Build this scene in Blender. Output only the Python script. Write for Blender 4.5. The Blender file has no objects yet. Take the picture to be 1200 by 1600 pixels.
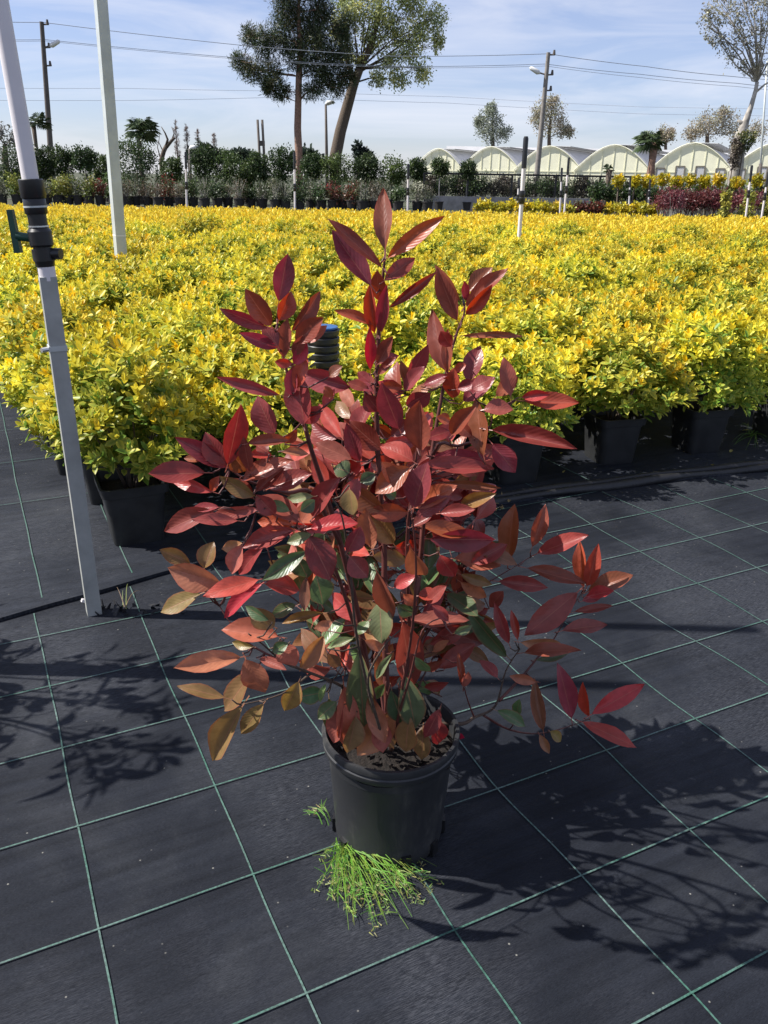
import bpy, math, random
import numpy as np
from mathutils import Vector, Matrix, Quaternion

# ------------------------------------------------------------------ camera, sky, sun, exposure
scene = bpy.context.scene
col = scene.collection
R = math.radians
PITCH, ROLL, FPX, CAMH = R(22.4), R(1.0), 1270.0, 1.5
cam_data = bpy.data.cameras.new('camera')
cam_data.sensor_fit = 'VERTICAL'; cam_data.sensor_height = 36.0
cam_data.lens = 36.0 * FPX / 1600.0
cam_data.clip_start = 0.05; cam_data.clip_end = 3000
cam = bpy.data.objects.new('camera', cam_data); col.objects.link(cam)
CROT = Matrix.Rotation(math.pi/2 - PITCH, 3, 'X') @ Matrix.Rotation(ROLL, 3, 'Z')
CPOS = Vector((0, 0, CAMH))
cam.matrix_world = Matrix.Translation(CPOS) @ CROT.to_4x4()
scene.camera = cam

SUN_EL = R(47)
TRAVEL = Vector((math.cos(SUN_EL)*math.cos(R(-1)), math.cos(SUN_EL)*math.sin(R(-1)), -math.sin(SUN_EL)))
TOSUN = -TRAVEL
world = bpy.data.worlds.new('World'); scene.world = world
world.use_nodes = True
wn = world.node_tree; wn.nodes.clear()
def wnode(t, **k):
    n = wn.nodes.new(t)
    for a, b in k.items(): setattr(n, a, b)
    return n
sky = wnode('ShaderNodeTexSky', sky_type='NISHITA', sun_disc=False, sun_elevation=SUN_EL,
            sun_rotation=math.atan2(TOSUN.x, TOSUN.y), altitude=0, air_density=1.0, dust_density=0.3, ozone_density=2.5)
tc = wnode('ShaderNodeTexCoord')
mp = wnode('ShaderNodeMapping'); mp.inputs['Scale'].default_value = (1.2, 1.2, 9.0)
wn.links.new(tc.outputs['Generated'], mp.inputs['Vector'])
nz = wnode('ShaderNodeTexNoise'); nz.inputs['Scale'].default_value = 2.6; nz.inputs['Detail'].default_value = 7
nz.inputs['Roughness'].default_value = 0.58; nz.inputs['Distortion'].default_value = 0.6
wn.links.new(mp.outputs['Vector'], nz.inputs['Vector'])
rp = wnode('ShaderNodeValToRGB'); rp.color_ramp.elements[0].position = 0.42; rp.color_ramp.elements[1].position = 0.72
rp.color_ramp.elements[0].color = (.22, .22, .22, 1); rp.color_ramp.elements[1].color = (.66, .66, .66, 1)
wn.links.new(nz.outputs['Fac'], rp.inputs['Fac'])
tint = wnode('ShaderNodeMix', data_type='RGBA', blend_type='MULTIPLY')
tint.inputs['Factor'].default_value = 1.0; tint.inputs['B'].default_value = (0.69, 0.72, 0.94, 1)
wn.links.new(sky.outputs['Color'], tint.inputs['A'])
cl = wnode('ShaderNodeMix', data_type='RGBA', blend_type='MIX')
cl.inputs['B'].default_value = (6.5, 6.6, 7.2, 1)
wn.links.new(rp.outputs['Color'], cl.inputs['Factor'])
wn.links.new(tint.outputs['Result'], cl.inputs['A'])
bg = wnode('ShaderNodeBackground'); bg.inputs['Strength'].default_value = 0.09
wn.links.new(cl.outputs['Result'], bg.inputs['Color'])
wo = wnode('ShaderNodeOutputWorld'); wn.links.new(bg.outputs['Background'], wo.inputs['Surface'])

sun_data = bpy.data.lights.new('sun', 'SUN'); sun_data.energy = 5.0; sun_data.angle = R(0.53)
sun_data.color = (1.0, 0.955, 0.89)
sun = bpy.data.objects.new('sun', sun_data); col.objects.link(sun)
sun.rotation_euler = TRAVEL.to_track_quat('-Z', 'Y').to_euler(); sun.location = (-20, 0, 30)
vs = scene.view_settings
vs.view_transform = 'Standard'; vs.look = 'None'; vs.exposure = 0.7; vs.gamma = 1.0; vs.use_curve_mapping = False

# ------------------------------------------------------------------ pixel helpers (photo pixels, 1200 x 1600)
def ray(px, py):
    d = CROT @ Vector(((px-600)/FPX, -(py-800)/FPX, -1.0))
    return d
def at(px, py, Y):
    d = ray(px, py); return CPOS + d*(Y/d.y)
def ground(px, py, z=0.0):
    d = ray(px, py); return CPOS + d*((z-CAMH)/d.z)
def mpp(Y, z=0.0):                       # metres per photo pixel at a point
    return (Y*math.cos(PITCH) + (CAMH-z)*math.sin(PITCH))/FPX
def topix(p):
    q = CROT.transposed() @ (Vector(p)-CPOS)
    return 600 + FPX*q.x/-q.z, 800 - FPX*q.y/-q.z

# ------------------------------------------------------------------ object helpers
def tag(o, label=None, cat=None, group=None, kind=None):
    if label: o['label'] = label
    if cat: o['category'] = cat
    if group: o['group'] = group
    if kind: o['kind'] = kind
    return o
def empty(name, loc=(0, 0, 0), rz=0.0, s=1.0, parent=None):
    o = bpy.data.objects.new(name, None); col.objects.link(o)
    o.empty_display_size = 0.05
    o.location = loc; o.rotation_euler = (0, 0, rz); o.scale = (s, s, s)
    if parent: o.parent = parent
    return o
def link_mesh(name, me, parent=None, loc=None):
    o = bpy.data.objects.new(name, me); col.objects.link(o)
    if parent: o.parent = parent
    if loc is not None: o.location = loc
    return o
def copy_tree(o, parent=None):
    c = o.copy(); col.objects.link(c); c.parent = parent
    for ch in o.children: copy_tree(ch, c)
    return c
def np_mesh(name, V, F, mat, C=None, smooth=False, UV=None):
    """V (n,3), F (m,k) arrays of one face size k; C (n,4) point colours"""
    me = bpy.data.meshes.new(name)
    V = np.asarray(V, np.float32); F = np.asarray(F, np.int32); m, k = F.shape
    me.vertices.add(len(V)); me.vertices.foreach_set('co', V.ravel())
    me.loops.add(m*k); me.loops.foreach_set('vertex_index', F.ravel())
    me.polygons.add(m)
    me.polygons.foreach_set('loop_start', np.arange(0, m*k, k, dtype=np.int32))
    me.polygons.foreach_set('loop_total', np.full(m, k, np.int32))
    if smooth: me.polygons.foreach_set('use_smooth', np.ones(m, bool))
    if C is not None:
        a = me.attributes.new('Col', 'FLOAT_COLOR', 'POINT'); a.data.foreach_set('color', np.asarray(C, np.float32).ravel())
    if UV is not None:
        u = me.uv_layers.new(name='UVMap'); u.data.foreach_set('uv', np.asarray(UV, np.float32)[F.ravel()].ravel())
    me.update(calc_edges=True); me.validate()
    me.materials.append(mat)
    return me
class MB:
    def __init__(s): s.v = []; s.f = []
    def add(s, V, F):
        b = len(s.v); s.v += [tuple(p) for p in V]; s.f += [tuple(b+i for i in f) for f in F]; return s
    def box(s, c, size, rot=None, taper=1.0):
        hx, hy, hz = size[0]/2, size[1]/2, size[2]/2
        V = []
        for z, t in ((-hz, 1.0), (hz, taper)):
            for x, y in ((-hx, -hy), (hx, -hy), (hx, hy), (-hx, hy)): V.append(Vector((x*t, y*t, z)))
        if rot is not None: V = [rot @ p for p in V]
        c = Vector(c)
        return s.add([p+c for p in V], [(3, 2, 1, 0), (4, 5, 6, 7), (0, 1, 5, 4), (1, 2, 6, 5), (2, 3, 7, 6), (3, 0, 4, 7)])
    def tube(s, pts, rad, seg=8, cap=True, phase=0.0):
        pts = [Vector(p) for p in pts]; n = len(pts)
        if not hasattr(rad, '__len__'): rad = [rad]*n
        V = []; F = []; prev = None
        for i, p in enumerate(pts):
            d = (pts[min(i+1, n-1)] - pts[max(i-1, 0)])
            if d.length < 1e-9: d = Vector((0, 0, 1))
            d.normalize()
            if prev is None:
                a = Vector((1, 0, 0)) if abs(d.x) < .8 else Vector((0, 1, 0))
            else: a = prev
            x = (a - d*a.dot(d)).normalized(); prev = x; y = d.cross(x)
            for k in range(seg):
                t = 2*math.pi*k/seg + phase
                V.append(p + (x*math.cos(t) + y*math.sin(t))*rad[i])
        for i in range(n-1):
            for k in range(seg):
                k2 = (k+1) % seg
                F.append((i*seg+k, i*seg+k2, (i+1)*seg+k2, (i+1)*seg+k))
        if cap:
            F.append(tuple(range(seg-1, -1, -1))); F.append(tuple((n-1)*seg+k for k in range(seg)))
        return s.add(V, F)
    def lathe(s, prof, seg=32, c=(0, 0, 0), closed=False):
        V = []; F = []; c = Vector(c); n = len(prof)
        for r, z in prof:
            for k in range(seg):
                t = 2*math.pi*k/seg; V.append(c + Vector((r*math.cos(t), r*math.sin(t), z)))
        for i in range(n-1 if not closed else n):
            j = (i+1) % n
            for k in range(seg):
                k2 = (k+1) % seg; F.append((i*seg+k, i*seg+k2, j*seg+k2, j*seg+k))
        return s.add(V, F)
    def disc(s, r, z, seg=32, c=(0, 0, 0)):
        c = Vector(c)
        return s.add([c+Vector((r*math.cos(2*math.pi*k/seg), r*math.sin(2*math.pi*k/seg), z)) for k in range(seg)], [tuple(range(seg))])
    def mesh(s, name, mat, smooth=False, auto=None):
        me = bpy.data.meshes.new(name); me.from_pydata(s.v, [], s.f); me.update()
        if mat: me.materials.append(mat)
        if smooth:
            me.polygons.foreach_set('use_smooth', [True]*len(me.polygons))
            if auto: me.set_sharp_from_angle(angle=R(auto))
        return me
    def build(s, name, mat, parent=None, smooth=False, auto=None, loc=None):
        return link_mesh(name, s.mesh(name, mat, smooth, auto), parent, loc)

# ------------------------------------------------------------------ materials
def srgb(r, g, b):
    f = lambda c: ((c/255+0.055)/1.055)**2.4 if c/255 > 0.04045 else c/255/12.92
    return (f(r), f(g), f(b), 1)
class NT:
    def __init__(s, name):
        s.m = bpy.data.materials.new(name); s.m.use_nodes = True
        s.t = s.m.node_tree; s.t.nodes.clear()
        s.out = s.n('ShaderNodeOutputMaterial'); s.p = s.n('ShaderNodeBsdfPrincipled')
        s.l(s.p.outputs[0], s.out.inputs['Surface'])
    def n(s, t, **k):
        x = s.t.nodes.new(t)
        for a, b in k.items(): setattr(x, a, b)
        return x
    def l(s, a, b): s.t.links.new(a, b)
    def set(s, **k):
        for a, b in k.items(): s.p.inputs[a.replace('_', ' ')].default_value = b
    def noise(s, scale, detail=4, rough=.5, vec=None, dist=0.0):
        x = s.n('ShaderNodeTexNoise'); x.inputs['Scale'].default_value = scale; x.inputs['Detail'].default_value = detail
        x.inputs['Roughness'].default_value = rough; x.inputs['Distortion'].default_value = dist
        if vec is not None: s.l(vec, x.inputs['Vector'])
        return x.outputs['Fac']
    def ramp(s, fac, stops):
        x = s.n('ShaderNodeValToRGB'); e = x.color_ramp.elements
        while len(e) < len(stops): e.new(0.5)
        for i, (p, c) in enumerate(stops):
            e[i].position = p; e[i].color = c if hasattr(c, '__len__') else (c, c, c, 1)
        s.l(fac, x.inputs['Fac']); return x.outputs['Color']
    def mix(s, fac, a, b, mode='MIX'):
        x = s.n('ShaderNodeMix', data_type='RGBA', blend_type=mode)
        for inp, v in (('Factor', fac), ('A', a), ('B', b)):
            if hasattr(v, 'is_linked') or hasattr(v, 'links'): s.l(v, x.inputs[inp])
            else: x.inputs[inp].default_value = v
        return x.outputs['Result']
    def math(s, op, a, b=None):
        x = s.n('ShaderNodeMath', operation=op)
        for i, v in enumerate((a, b)):
            if v is None: continue
            if hasattr(v, 'links'): s.l(v, x.inputs[i])
            else: x.inputs[i].default_value = v
        return x.outputs[0]
    def bump(s, h, strength=.3, dist=.01):
        x = s.n('ShaderNodeBump'); x.inputs['Strength'].default_value = strength; x.inputs['Distance'].default_value = dist
        s.l(h, x.inputs['Height']); s.l(x.outputs[0], s.p.inputs['Normal'])
    def coord(s, kind='Object', scale=None, rot=None):
        x = s.n('ShaderNodeTexCoord').outputs[kind]
        if scale or rot:
            m = s.n('ShaderNodeMapping')
            if scale: m.inputs['Scale'].default_value = scale
            if rot: m.inputs['Rotation'].default_value = rot
            s.l(x, m.inputs['Vector']); x = m.outputs[0]
        return x
def simple(name, c, rough=.6, metal=0.0, var=.25, nscale=30, bump=0.0, spec=.5, bdist=.003):
    t = NT(name); v = t.coord()
    f = t.noise(nscale, 5, .6, v)
    d = tuple(x*(1-var) for x in c[:3])+(1,); e = tuple(min(1, x*(1+var)) for x in c[:3])+(1,)
    t.l(t.ramp(f, [(.3, d), (.7, e)]), t.p.inputs['Base Color'])
    t.set(Roughness=rough, Metallic=metal); t.p.inputs['Specular IOR Level'].default_value = spec
    if bump: t.bump(f, bump, bdist)
    return t.m
def leaf_mat(name, rough=.45, trans=.3, spec=.4, jitter=.16):
    """pigment comes from the Col attribute; a little per-object variation"""
    t = NT(name)
    a = t.n('ShaderNodeAttribute', attribute_name='Col')
    oi = t.n('ShaderNodeObjectInfo')
    h = t.n('ShaderNodeHueSaturation'); t.l(a.outputs['Color'], h.inputs['Color'])
    t.l(t.math('ADD', t.math('MULTIPLY', oi.outputs['Random'], jitter*2), 1-jitter), h.inputs['Value'])
    t.l(t.math('ADD', t.math('MULTIPLY', t.math('FRACT', t.math('MULTIPLY', oi.outputs['Random'], 17.3)), .02), .490), h.inputs['Hue'])
    c = h.outputs[0]
    t.l(c, t.p.inputs['Base Color']); t.set(Roughness=rough); t.p.inputs['Specular IOR Level'].default_value = spec
    tr = t.n('ShaderNodeBsdfTranslucent'); t.l(c, tr.inputs['Color'])
    mx = t.n('ShaderNodeMixShader'); mx.inputs[0].default_value = trans
    t.l(t.p.outputs[0], mx.inputs[1]); t.l(tr.outputs[0], mx.inputs[2]); t.l(mx.outputs[0], t.out.inputs['Surface'])
    return t.m
M = {}
M['foliage'] = leaf_mat('foliage_leaves')
M['euonymus'] = leaf_mat('variegated_leaves', rough=.42, trans=.36, spec=.30, jitter=.15)
M['bark'] = simple('bark', (.10, .075, .055, 1), .9, var=.4, nscale=14, bump=.5, bdist=.03)
M['pinebark'] = simple('pine_bark', (.24, .14, .10, 1), .9, var=.4, nscale=9, bump=.5, bdist=.03)
M['palebark'] = simple('pale_bark', (.36, .33, .29, 1), .85, var=.6, nscale=3, bump=.3, bdist=.02)
M['potplastic'] = simple('black_pot_plastic', (.026, .027, .028, 1), .42, var=.35, nscale=9, bump=.15, bdist=.002)
t = NT('scuffed_pot_plastic'); v = t.coord(); vz = t.coord('Object', scale=(1, 1, .25))
f = t.noise(16, 6, .65, vz); g = t.noise(5, 4, .6, v, .5)
c = t.mix(t.math('MULTIPLY', t.ramp(f, [(.50, 0.0), (.66, 1.0)]), t.ramp(g, [(.42, 0.0), (.62, .75)])), (.024, .025, .027, 1), (.095, .090, .080, 1))
t.l(c, t.p.inputs['Base Color']); t.l(t.ramp(g, [(.35, .34), (.65, .62)]), t.p.inputs['Roughness']); t.bump(f, .12, .002)
M['roundpot'] = t.m
M['farpot'] = simple('dull_pot_plastic', (.025, .022, .022, 1), .8, var=.4, nscale=4)
M['soil'] = simple('dark_soil', (.012, .008, .006, 1), .95, var=.7, nscale=90, bump=1.0, bdist=.01)
M['whitepipe'] = simple('white_pipe', (.70, .66, .665, 1), .45, var=.06, nscale=7)
M['blackfit'] = simple('black_fitting', (.012, .012, .013, 1), .38, var=.3, nscale=25)
M['greenplastic'] = simple('green_handle', (.008, .055, .035, 1), .45, var=.2, nscale=25)
M['galv'] = simple('galvanised_steel', (.36, .37, .345, 1), .5, metal=.1, var=.16, nscale=11)
M['galvpole'] = simple('galvanised_pole', (.50, .53, .51, 1), .5, metal=.25, var=.12, nscale=6)
M['steel'] = simple('bright_steel', (.6, .6, .58, 1), .35, metal=.8, var=.1)
M['concrete'] = simple('concrete_wall', (.26, .25, .25, 1), .9, var=.25, nscale=3)
M['woodpole'] = simple('grey_pole', (.22, .20, .18, 1), .85, var=.25, nscale=5)
M['darkpole'] = simple('dark_pole', (.10, .085, .075, 1), .8, var=.25, nscale=5)
M['wire'] = simple('wire', (.34, .36, .40, 1), .6, var=.1)
M['lampglass'] = simple('lamp_head', (.7, .7, .68, 1), .4, var=.05)
M['fence'] = simple('dark_fence', (.028, .026, .026, 1), .8, var=.4, nscale=5)
# ------------------------------------------------------------------ ground and weed fabric
rng = np.random.default_rng(7); random.seed(5)
GTH = R(26.6)
U = Vector((math.cos(GTH), math.sin(GTH), 0)); W = Vector((-math.sin(GTH), math.cos(GTH), 0))
t = NT('field_ground'); v = t.coord()
f = t.noise(.35, 6, .6, v); g = t.noise(6, 5, .6, v)
c1 = t.ramp(f, [(.35, (.075, .062, .040, 1)), (.65, (.055, .080, .028, 1))])
t.l(t.mix(.5, c1, t.ramp(g, [(.3, .35), (.7, 1.0)]), 'MULTIPLY'), t.p.inputs['Base Color']); t.set(Roughness=.95)
M['ground'] = t.m
def fabric_mat(name, base):
    t = NT(name); v = t.coord(); vr = t.coord('Object', rot=(0, 0, -GTH))
    ms = t.n('ShaderNodeMapping'); ms.inputs['Scale'].default_value = (1.2, 16, 1); t.l(vr, ms.inputs['Vector'])
    streak = t.noise(1.6, 6, .65, ms.outputs[0], .4)
    ms2 = t.n('ShaderNodeMapping'); ms2.inputs['Scale'].default_value = (40, 240, 1); t.l(vr, ms2.inputs['Vector'])
    weave = t.noise(3.0, 2, .5, ms2.outputs[0])
    ms3 = t.n('ShaderNodeMapping'); ms3.inputs['Scale'].default_value = (.8, 2.6, 1); t.l(vr, ms3.inputs['Vector'])
    blot = t.noise(1.7, 7, .62, v, .5)
    speck = t.n('ShaderNodeTexVoronoi'); speck.inputs['Scale'].default_value = 26; t.l(v, speck.inputs['Vector'])
    sp = t.ramp(speck.outputs['Distance'], [(.0, 1.0), (.075, 0.0)])
    spn = t.ramp(t.noise(7, 3, .5, v), [(.46, 0.0), (.56, 1.0)])
    b = [x*base for x in (.80, .92, 1.24)]
    c = t.ramp(blot, [(.30, (b[0]*.68, b[1]*.68, b[2]*.70, 1)), (.52, (b[0], b[1], b[2], 1)), (.64, (b[0]*1.7, b[1]*1.62, b[2]*1.45, 1)), (.78, (b[0]*3.2, b[1]*3.0, b[2]*2.6, 1))])
    c = t.mix(.75, c, t.ramp(streak, [(.3, .55), (.7, 1.35)]), 'MULTIPLY')
    c = t.mix(.7, c, t.ramp(weave, [(.3, .55), (.7, 1.35)]), 'MULTIPLY')
    dusty = t.ramp(t.noise(34, 5, .7, ms.outputs[0]), [(.44, 0.0), (.62, 1.0)])
    dm = t.ramp(t.noise(1.1, 4, .55, v, .3), [(.46, 0.0), (.62, .70)])
    c = t.mix(t.math('MULTIPLY', dusty, dm), c, (.075, .079, .092, 1))
    c = t.mix(t.math('MULTIPLY', sp, spn), c, (.34, .33, .29, 1))
    t.l(c, t.p.inputs['Base Color']); t.set(Roughness=.62); t.p.inputs['Specular IOR Level'].default_value = .12
    hh = t.math('ADD', t.math('MULTIPLY', weave, .35), t.math('MULTIPLY', streak, 1.0))
    hh = t.math('ADD', hh, t.math('MULTIPLY', t.noise(2.2, 4, .55, ms3.outputs[0], .6), 3.0))
    t.bump(hh, .5, .011)
    return t.m
M['fabric'] = fabric_mat('weed_fabric', .0195)
M['fabric2'] = fabric_mat('bed_fabric', .026)
M['fold'] = simple('black_fold', (.012, .012, .014, 1), .5, var=.4, nscale=14, bump=.3, bdist=.006)
t = NT('grid_thread'); v = t.coord(rot=(0, 0, -GTH))
f = t.noise(160, 2, .5, v); g = t.noise(3.5, 4, .6, v)
c = t.mix(t.ramp(g, [(.35, 0.0), (.65, 1.0)]), (.038, .115, .085, 1), (.10, .155, .14, 1))
t.l(t.mix(.7, c, t.ramp(f, [(.35, .35), (.62, 1.2)]), 'MULTIPLY'), t.p.inputs['Base Color']); t.set(Roughness=.7)
M['thread'] = t.m

gm = MB().add([(-900, -60, -.03), (900, -60, -.03), (900, 1800, -.03), (-900, 1800, -.03)], [(0, 1, 2, 3)])
tag(gm.build('ground', M['ground']), kind='structure')
fab = MB()
NX, NY = 60, 40
xs = np.linspace(-45, 45, NX); ys = np.linspace(-5, 23.5, NY)
fab.add([(x, y, 0) for y in ys for x in xs], [(j*NX+i, j*NX+i+1, (j+1)*NX+i+1, (j+1)*NX+i) for j in range(NY-1) for i in range(NX-1)])
fabric = tag(fab.build('ground_fabric', M['fabric']), kind='structure')
EDGE_PX = [(-400, 1085), (-60, 990), (0, 972), (80, 948), (160, 926), (230, 905), (300, 886), (420, 860), (560, 829), (700, 803), (800, 786), (900, 771), (1000, 758), (1100, 747), (1200, 737), (1320, 724)]
EDGE = [ground(*p) for p in EDGE_PX]
EDGE = [Vector((-45, EDGE[0].y-20.0, 0))] + EDGE + [EDGE[-1] + Vector((30, 9, 0))]
EX = [p.x for p in EDGE]; EY = [p.y for p in EDGE]
def edge_y(x): return float(np.interp(x, EX, EY))
# the bed's own sheet laid over the path's, its front edge lifting a little
XE = np.concatenate([np.linspace(-45, -4, 12), np.linspace(-3.6, 5, 110), np.linspace(6, 45, 12)])
V = []; F = []
rows = [(0, 0), (0.0, 1), (.05, 1), (.16, 1), (.5, 1), (2, 1), (6, 1), (30, 1)]
for j, (dy, lift) in enumerate(rows):
    for i, x in enumerate(XE):
        y = min(edge_y(x) + dy + .006*math.sin(7.3*x) , 23.6 if dy < 30 else 23.7)
        wob = .006 + .004*math.sin(5.1*x+1)
        z = .002 if j == 0 else (.004 + (.003+wob*.5)*math.exp(-dy/.09) + .004)
        V.append((x, y, z))
nx = len(XE)
for j in range(len(rows)-1):
    for i in range(nx-1): F.append((j*nx+i, j*nx+i+1, (j+1)*nx+i+1, (j+1)*nx+i))
bedfab = tag(MB().add(V, F).build('bed_fabric', M['fabric2'], smooth=True, auto=50), kind='structure')
# folded black hem along the right half of the bed
for k, (off, rad) in enumerate(((.015, .024), (.085, .020))):
    pts = []; rr = []
    for x in np.linspace(.02, 4.6, 70):
        pts.append((x, edge_y(x)+off+.010*math.sin(4*x+k), .006+rad*.35+.004*math.sin(9*x+k))); rr.append(rad*(1+.25*math.sin(6.1*x+k*2)))
    rr[0] = .004; rr[1] = rad*.5
    MB().tube(pts, rr, 10).build('fabric_fold', M['fold'], bedfab, smooth=True)
# coloured threads woven into the sheets, one strip each
SU, SV = .3456, .3299
G0 = Vector((-.4497, .9668, 0))
def strip(parent, pts, w, name='grid_line'):
    V = []; F = []
    for i, p in enumerate(pts):
        d = (pts[min(i+1, len(pts)-1)]-pts[max(i-1, 0)]).normalized(); nrm = Vector((-d.y, d.x, 0))*w/2
        V += [p-nrm, p+nrm]
    for i in range(len(pts)-1): F.append((2*i, 2*i+2, 2*i+3, 2*i+1))
    MB().add(V, F).build(name, M['thread'], parent)
def runs(parent, start, d, nrm, z, inside, w, wob, ph):
    pts = []
    for s in np.arange(-1.6, 9.0, .035):
        off = wob*(math.sin(2.7*s+ph)+.7*math.sin(6.1*s+ph*2.3)+.4*math.sin(13*s+ph*1.7))
        p = start + d*s + nrm*off
        ok = inside(p) and -4 < p.x < 6 and -.2 < p.y < 9
        if ok: pts.append(Vector((p.x, p.y, z)))
        else:
            if len(pts) > 4: strip(parent, pts, w)
            pts = []
    if len(pts) > 4: strip(parent, pts, w)
for i in range(-5, 13):
    runs(fabric, G0+U*SU*i, W, U, .0035, lambda p: p.y < edge_y(p.x)-.005, .0041, (.0085 if i > 1 else .003), i*1.3)
for j in range(-3, 12):
    runs(fabric, G0+W*SV*j - U*2.0, U, W, .0045, lambda p: p.y < edge_y(p.x)-.005, .0042, .0008, j*2.1)
G1 = ground(22, 735)
for i in range(-2, 9):
    runs(bedfab, G1+U*(SU*1.0)*i-W*2, W, U, .0125, lambda p: p.y > edge_y(p.x)+.05, .0048, .002, i*1.9)
for j in range(-1, 8):
    runs(bedfab, G1+W*SV*(2*j+.35)-U*2, U, W, .0135, lambda p: p.y > edge_y(p.x)+.05, .0035, .0012, j*1.1)

# ------------------------------------------------------------------ variegated euonymus in square pots
def rot_frames(d, rng):
    """orthonormal frames with y along d (n,3)"""
    n = len(d); a = rng.normal(size=(n, 3)); x = np.cross(d, a); x /= np.linalg.norm(x, axis=1)[:, None]
    z = np.cross(x, d); return x, z
LEAFP = np.array([(0, 0, 0), (-.40, .33, .07), (-.34, .74, .05), (0, 1.0, -.06), (.34, .74, .05), (.40, .33, .07), (0, .5, -.03)])
LEAFF = np.array([(0, 6, 1), (1, 6, 2), (2, 6, 3), (3, 6, 4), (4, 6, 5), (5, 6, 0)])
def place_leaves(P, D, N, L, Wd, rim, mid):
    """7-point leaves: P base, D direction, N upper normal (n,3); rim/mid colours (n,3)"""
    n = len(P)
    D = D/np.linalg.norm(D, axis=1)[:, None]
    X = np.cross(D, N); X /= (np.linalg.norm(X, axis=1)[:, None]+1e-9); Z = np.cross(X, D)
    V = P[:, None] + LEAFP[None, :, 0, None]*X[:, None]*Wd[:, None, None] + LEAFP[None, :, 1, None]*D[:, None]*L[:, None, None] + LEAFP[None, :, 2, None]*Z[:, None]*L[:, None, None]
    C = np.ones((n, 7, 4)); C[:, :6, :3] = rim[:, None]; C[:, 6, :3] = mid
    C[:, 0, :3] = mid
    F = LEAFF[None] + 7*np.arange(n)[:, None, None]
    return V.reshape(-1, 3), F.reshape(-1, 3), C.reshape(-1, 4)
YEL = np.array((.93, .75, .06)); GOLD = np.array((.92, .60, .018)); LIME = np.array((.66, .64, .10)); GRN = np.array((.17, .28, .04))
def euonymus_mesh(seed, shoots=430, simple_=False):
    r = np.random.default_rng(seed)
    d = r.normal(size=(shoots*2, 3)); d /= np.linalg.norm(d, axis=1)[:, None]
    d = d[d[:, 2] > -.78][:shoots]; shoots = len(d)
    lump = 1 + .12*np.sin(3*np.arctan2(d[:, 1], d[:, 0])+seed)+.10*np.sin(5*d[:, 2]+seed*2)
    rad = lump*r.uniform(.72, 1.04, shoots)
    tipP = np.stack([d[:, 0]*.285*rad, d[:, 1]*.285*rad, .50 + d[:, 2]*.235*rad], 1)
    up = d*np.array((.75, .75, .5)) + np.array((0, 0, .75)); up += r.normal(size=up.shape)*.22
    up /= np.linalg.norm(up, axis=1)[:, None]
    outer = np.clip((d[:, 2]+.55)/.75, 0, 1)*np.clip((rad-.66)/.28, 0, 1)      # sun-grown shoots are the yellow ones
    P = []; D = []; N = []; L = []; Wd = []; rim = []; mid = []
    x, z = rot_frames(up, r)
    for s in range(shoots):
        base = tipP[s]; gold = r.random() < .20
        yl = outer[s]*r.uniform(.6, 1.15)
        k0 = r.uniform(0, 6.28); npair = 4
        for k in range(npair):
            for side in range(2):
                a = k0 + k*1.571 + side*math.pi + r.normal()*.15
                rr = math.cos(a)*x[s] + math.sin(a)*z[s]
                open_ = (.25, .62, 1.0, 1.3)[k] + r.normal()*.12
                dd = up[s]*math.cos(open_) + rr*math.sin(open_)
                nn = up[s]*math.sin(open_) - rr*math.cos(open_)
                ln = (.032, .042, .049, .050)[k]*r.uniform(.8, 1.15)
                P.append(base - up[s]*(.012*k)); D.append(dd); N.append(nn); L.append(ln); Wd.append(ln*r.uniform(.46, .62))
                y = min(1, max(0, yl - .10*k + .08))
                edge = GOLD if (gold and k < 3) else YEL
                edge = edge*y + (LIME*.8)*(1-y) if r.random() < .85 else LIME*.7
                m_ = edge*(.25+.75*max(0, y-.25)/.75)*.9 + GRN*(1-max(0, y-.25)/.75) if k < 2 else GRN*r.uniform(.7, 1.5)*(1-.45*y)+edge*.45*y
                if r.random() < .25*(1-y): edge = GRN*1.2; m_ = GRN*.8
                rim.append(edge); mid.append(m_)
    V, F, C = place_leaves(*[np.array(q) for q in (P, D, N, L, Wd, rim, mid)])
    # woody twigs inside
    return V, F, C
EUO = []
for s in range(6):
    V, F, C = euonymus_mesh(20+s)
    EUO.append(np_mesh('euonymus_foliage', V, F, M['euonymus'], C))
def square_pot(top=.275, bot=.205, h=.28):
    m = MB(); V = []; F = []
    def ring(hw, z, rr):
        pts = []
        for cx, cy, a0 in ((1, 1, 0), (-1, 1, 90), (-1, -1, 180), (1, -1, 270)):
            for k in range(4):
                a = R(a0+30*k); pts.append((cx*(hw-rr)+rr*math.cos(a), cy*(hw-rr)+rr*math.sin(a), z))
        return pts
    rings = [(bot/2, 0, .03), (bot/2+.004, .012, .03), (top/2-.012, h-.045, .035), (top/2+.002, h-.04, .035), (top/2+.006, h, .035), (top/2-.004, h, .033), (top/2-.012, h-.05, .03)]
    for hw, z, rr in rings: V += ring(hw, z, rr)
    n = 16
    for j in range(len(rings)-1):
        for k in range(n): F.append((j*n+k, j*n+(k+1) % n, (j+1)*n+(k+1) % n, (j+1)*n+k))
    F.append(tuple(range(n-1, -1, -1)))
    m.add(V, F)
    return m
POT_ME = square_pot().mesh('square_pot', M['potplastic'], True, 40)
soilm = MB(); soilm.add([(-.118, -.118, .235), (.118, -.118, .235), (.118, .118, .235), (-.118, .118, .235)], [(0, 1, 2, 3)])
SOIL_ME = soilm.mesh('pot_soil', M['soil'])
stm = MB()
for k in range(7):
    a = k*.9; stm.tube([(.02*math.cos(a), .02*math.sin(a), .22), (.07*math.cos(a), .07*math.sin(a), .36), (.14*math.cos(a+.3), .14*math.sin(a+.3), .50)], [.008, .006, .003], 5)
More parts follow.
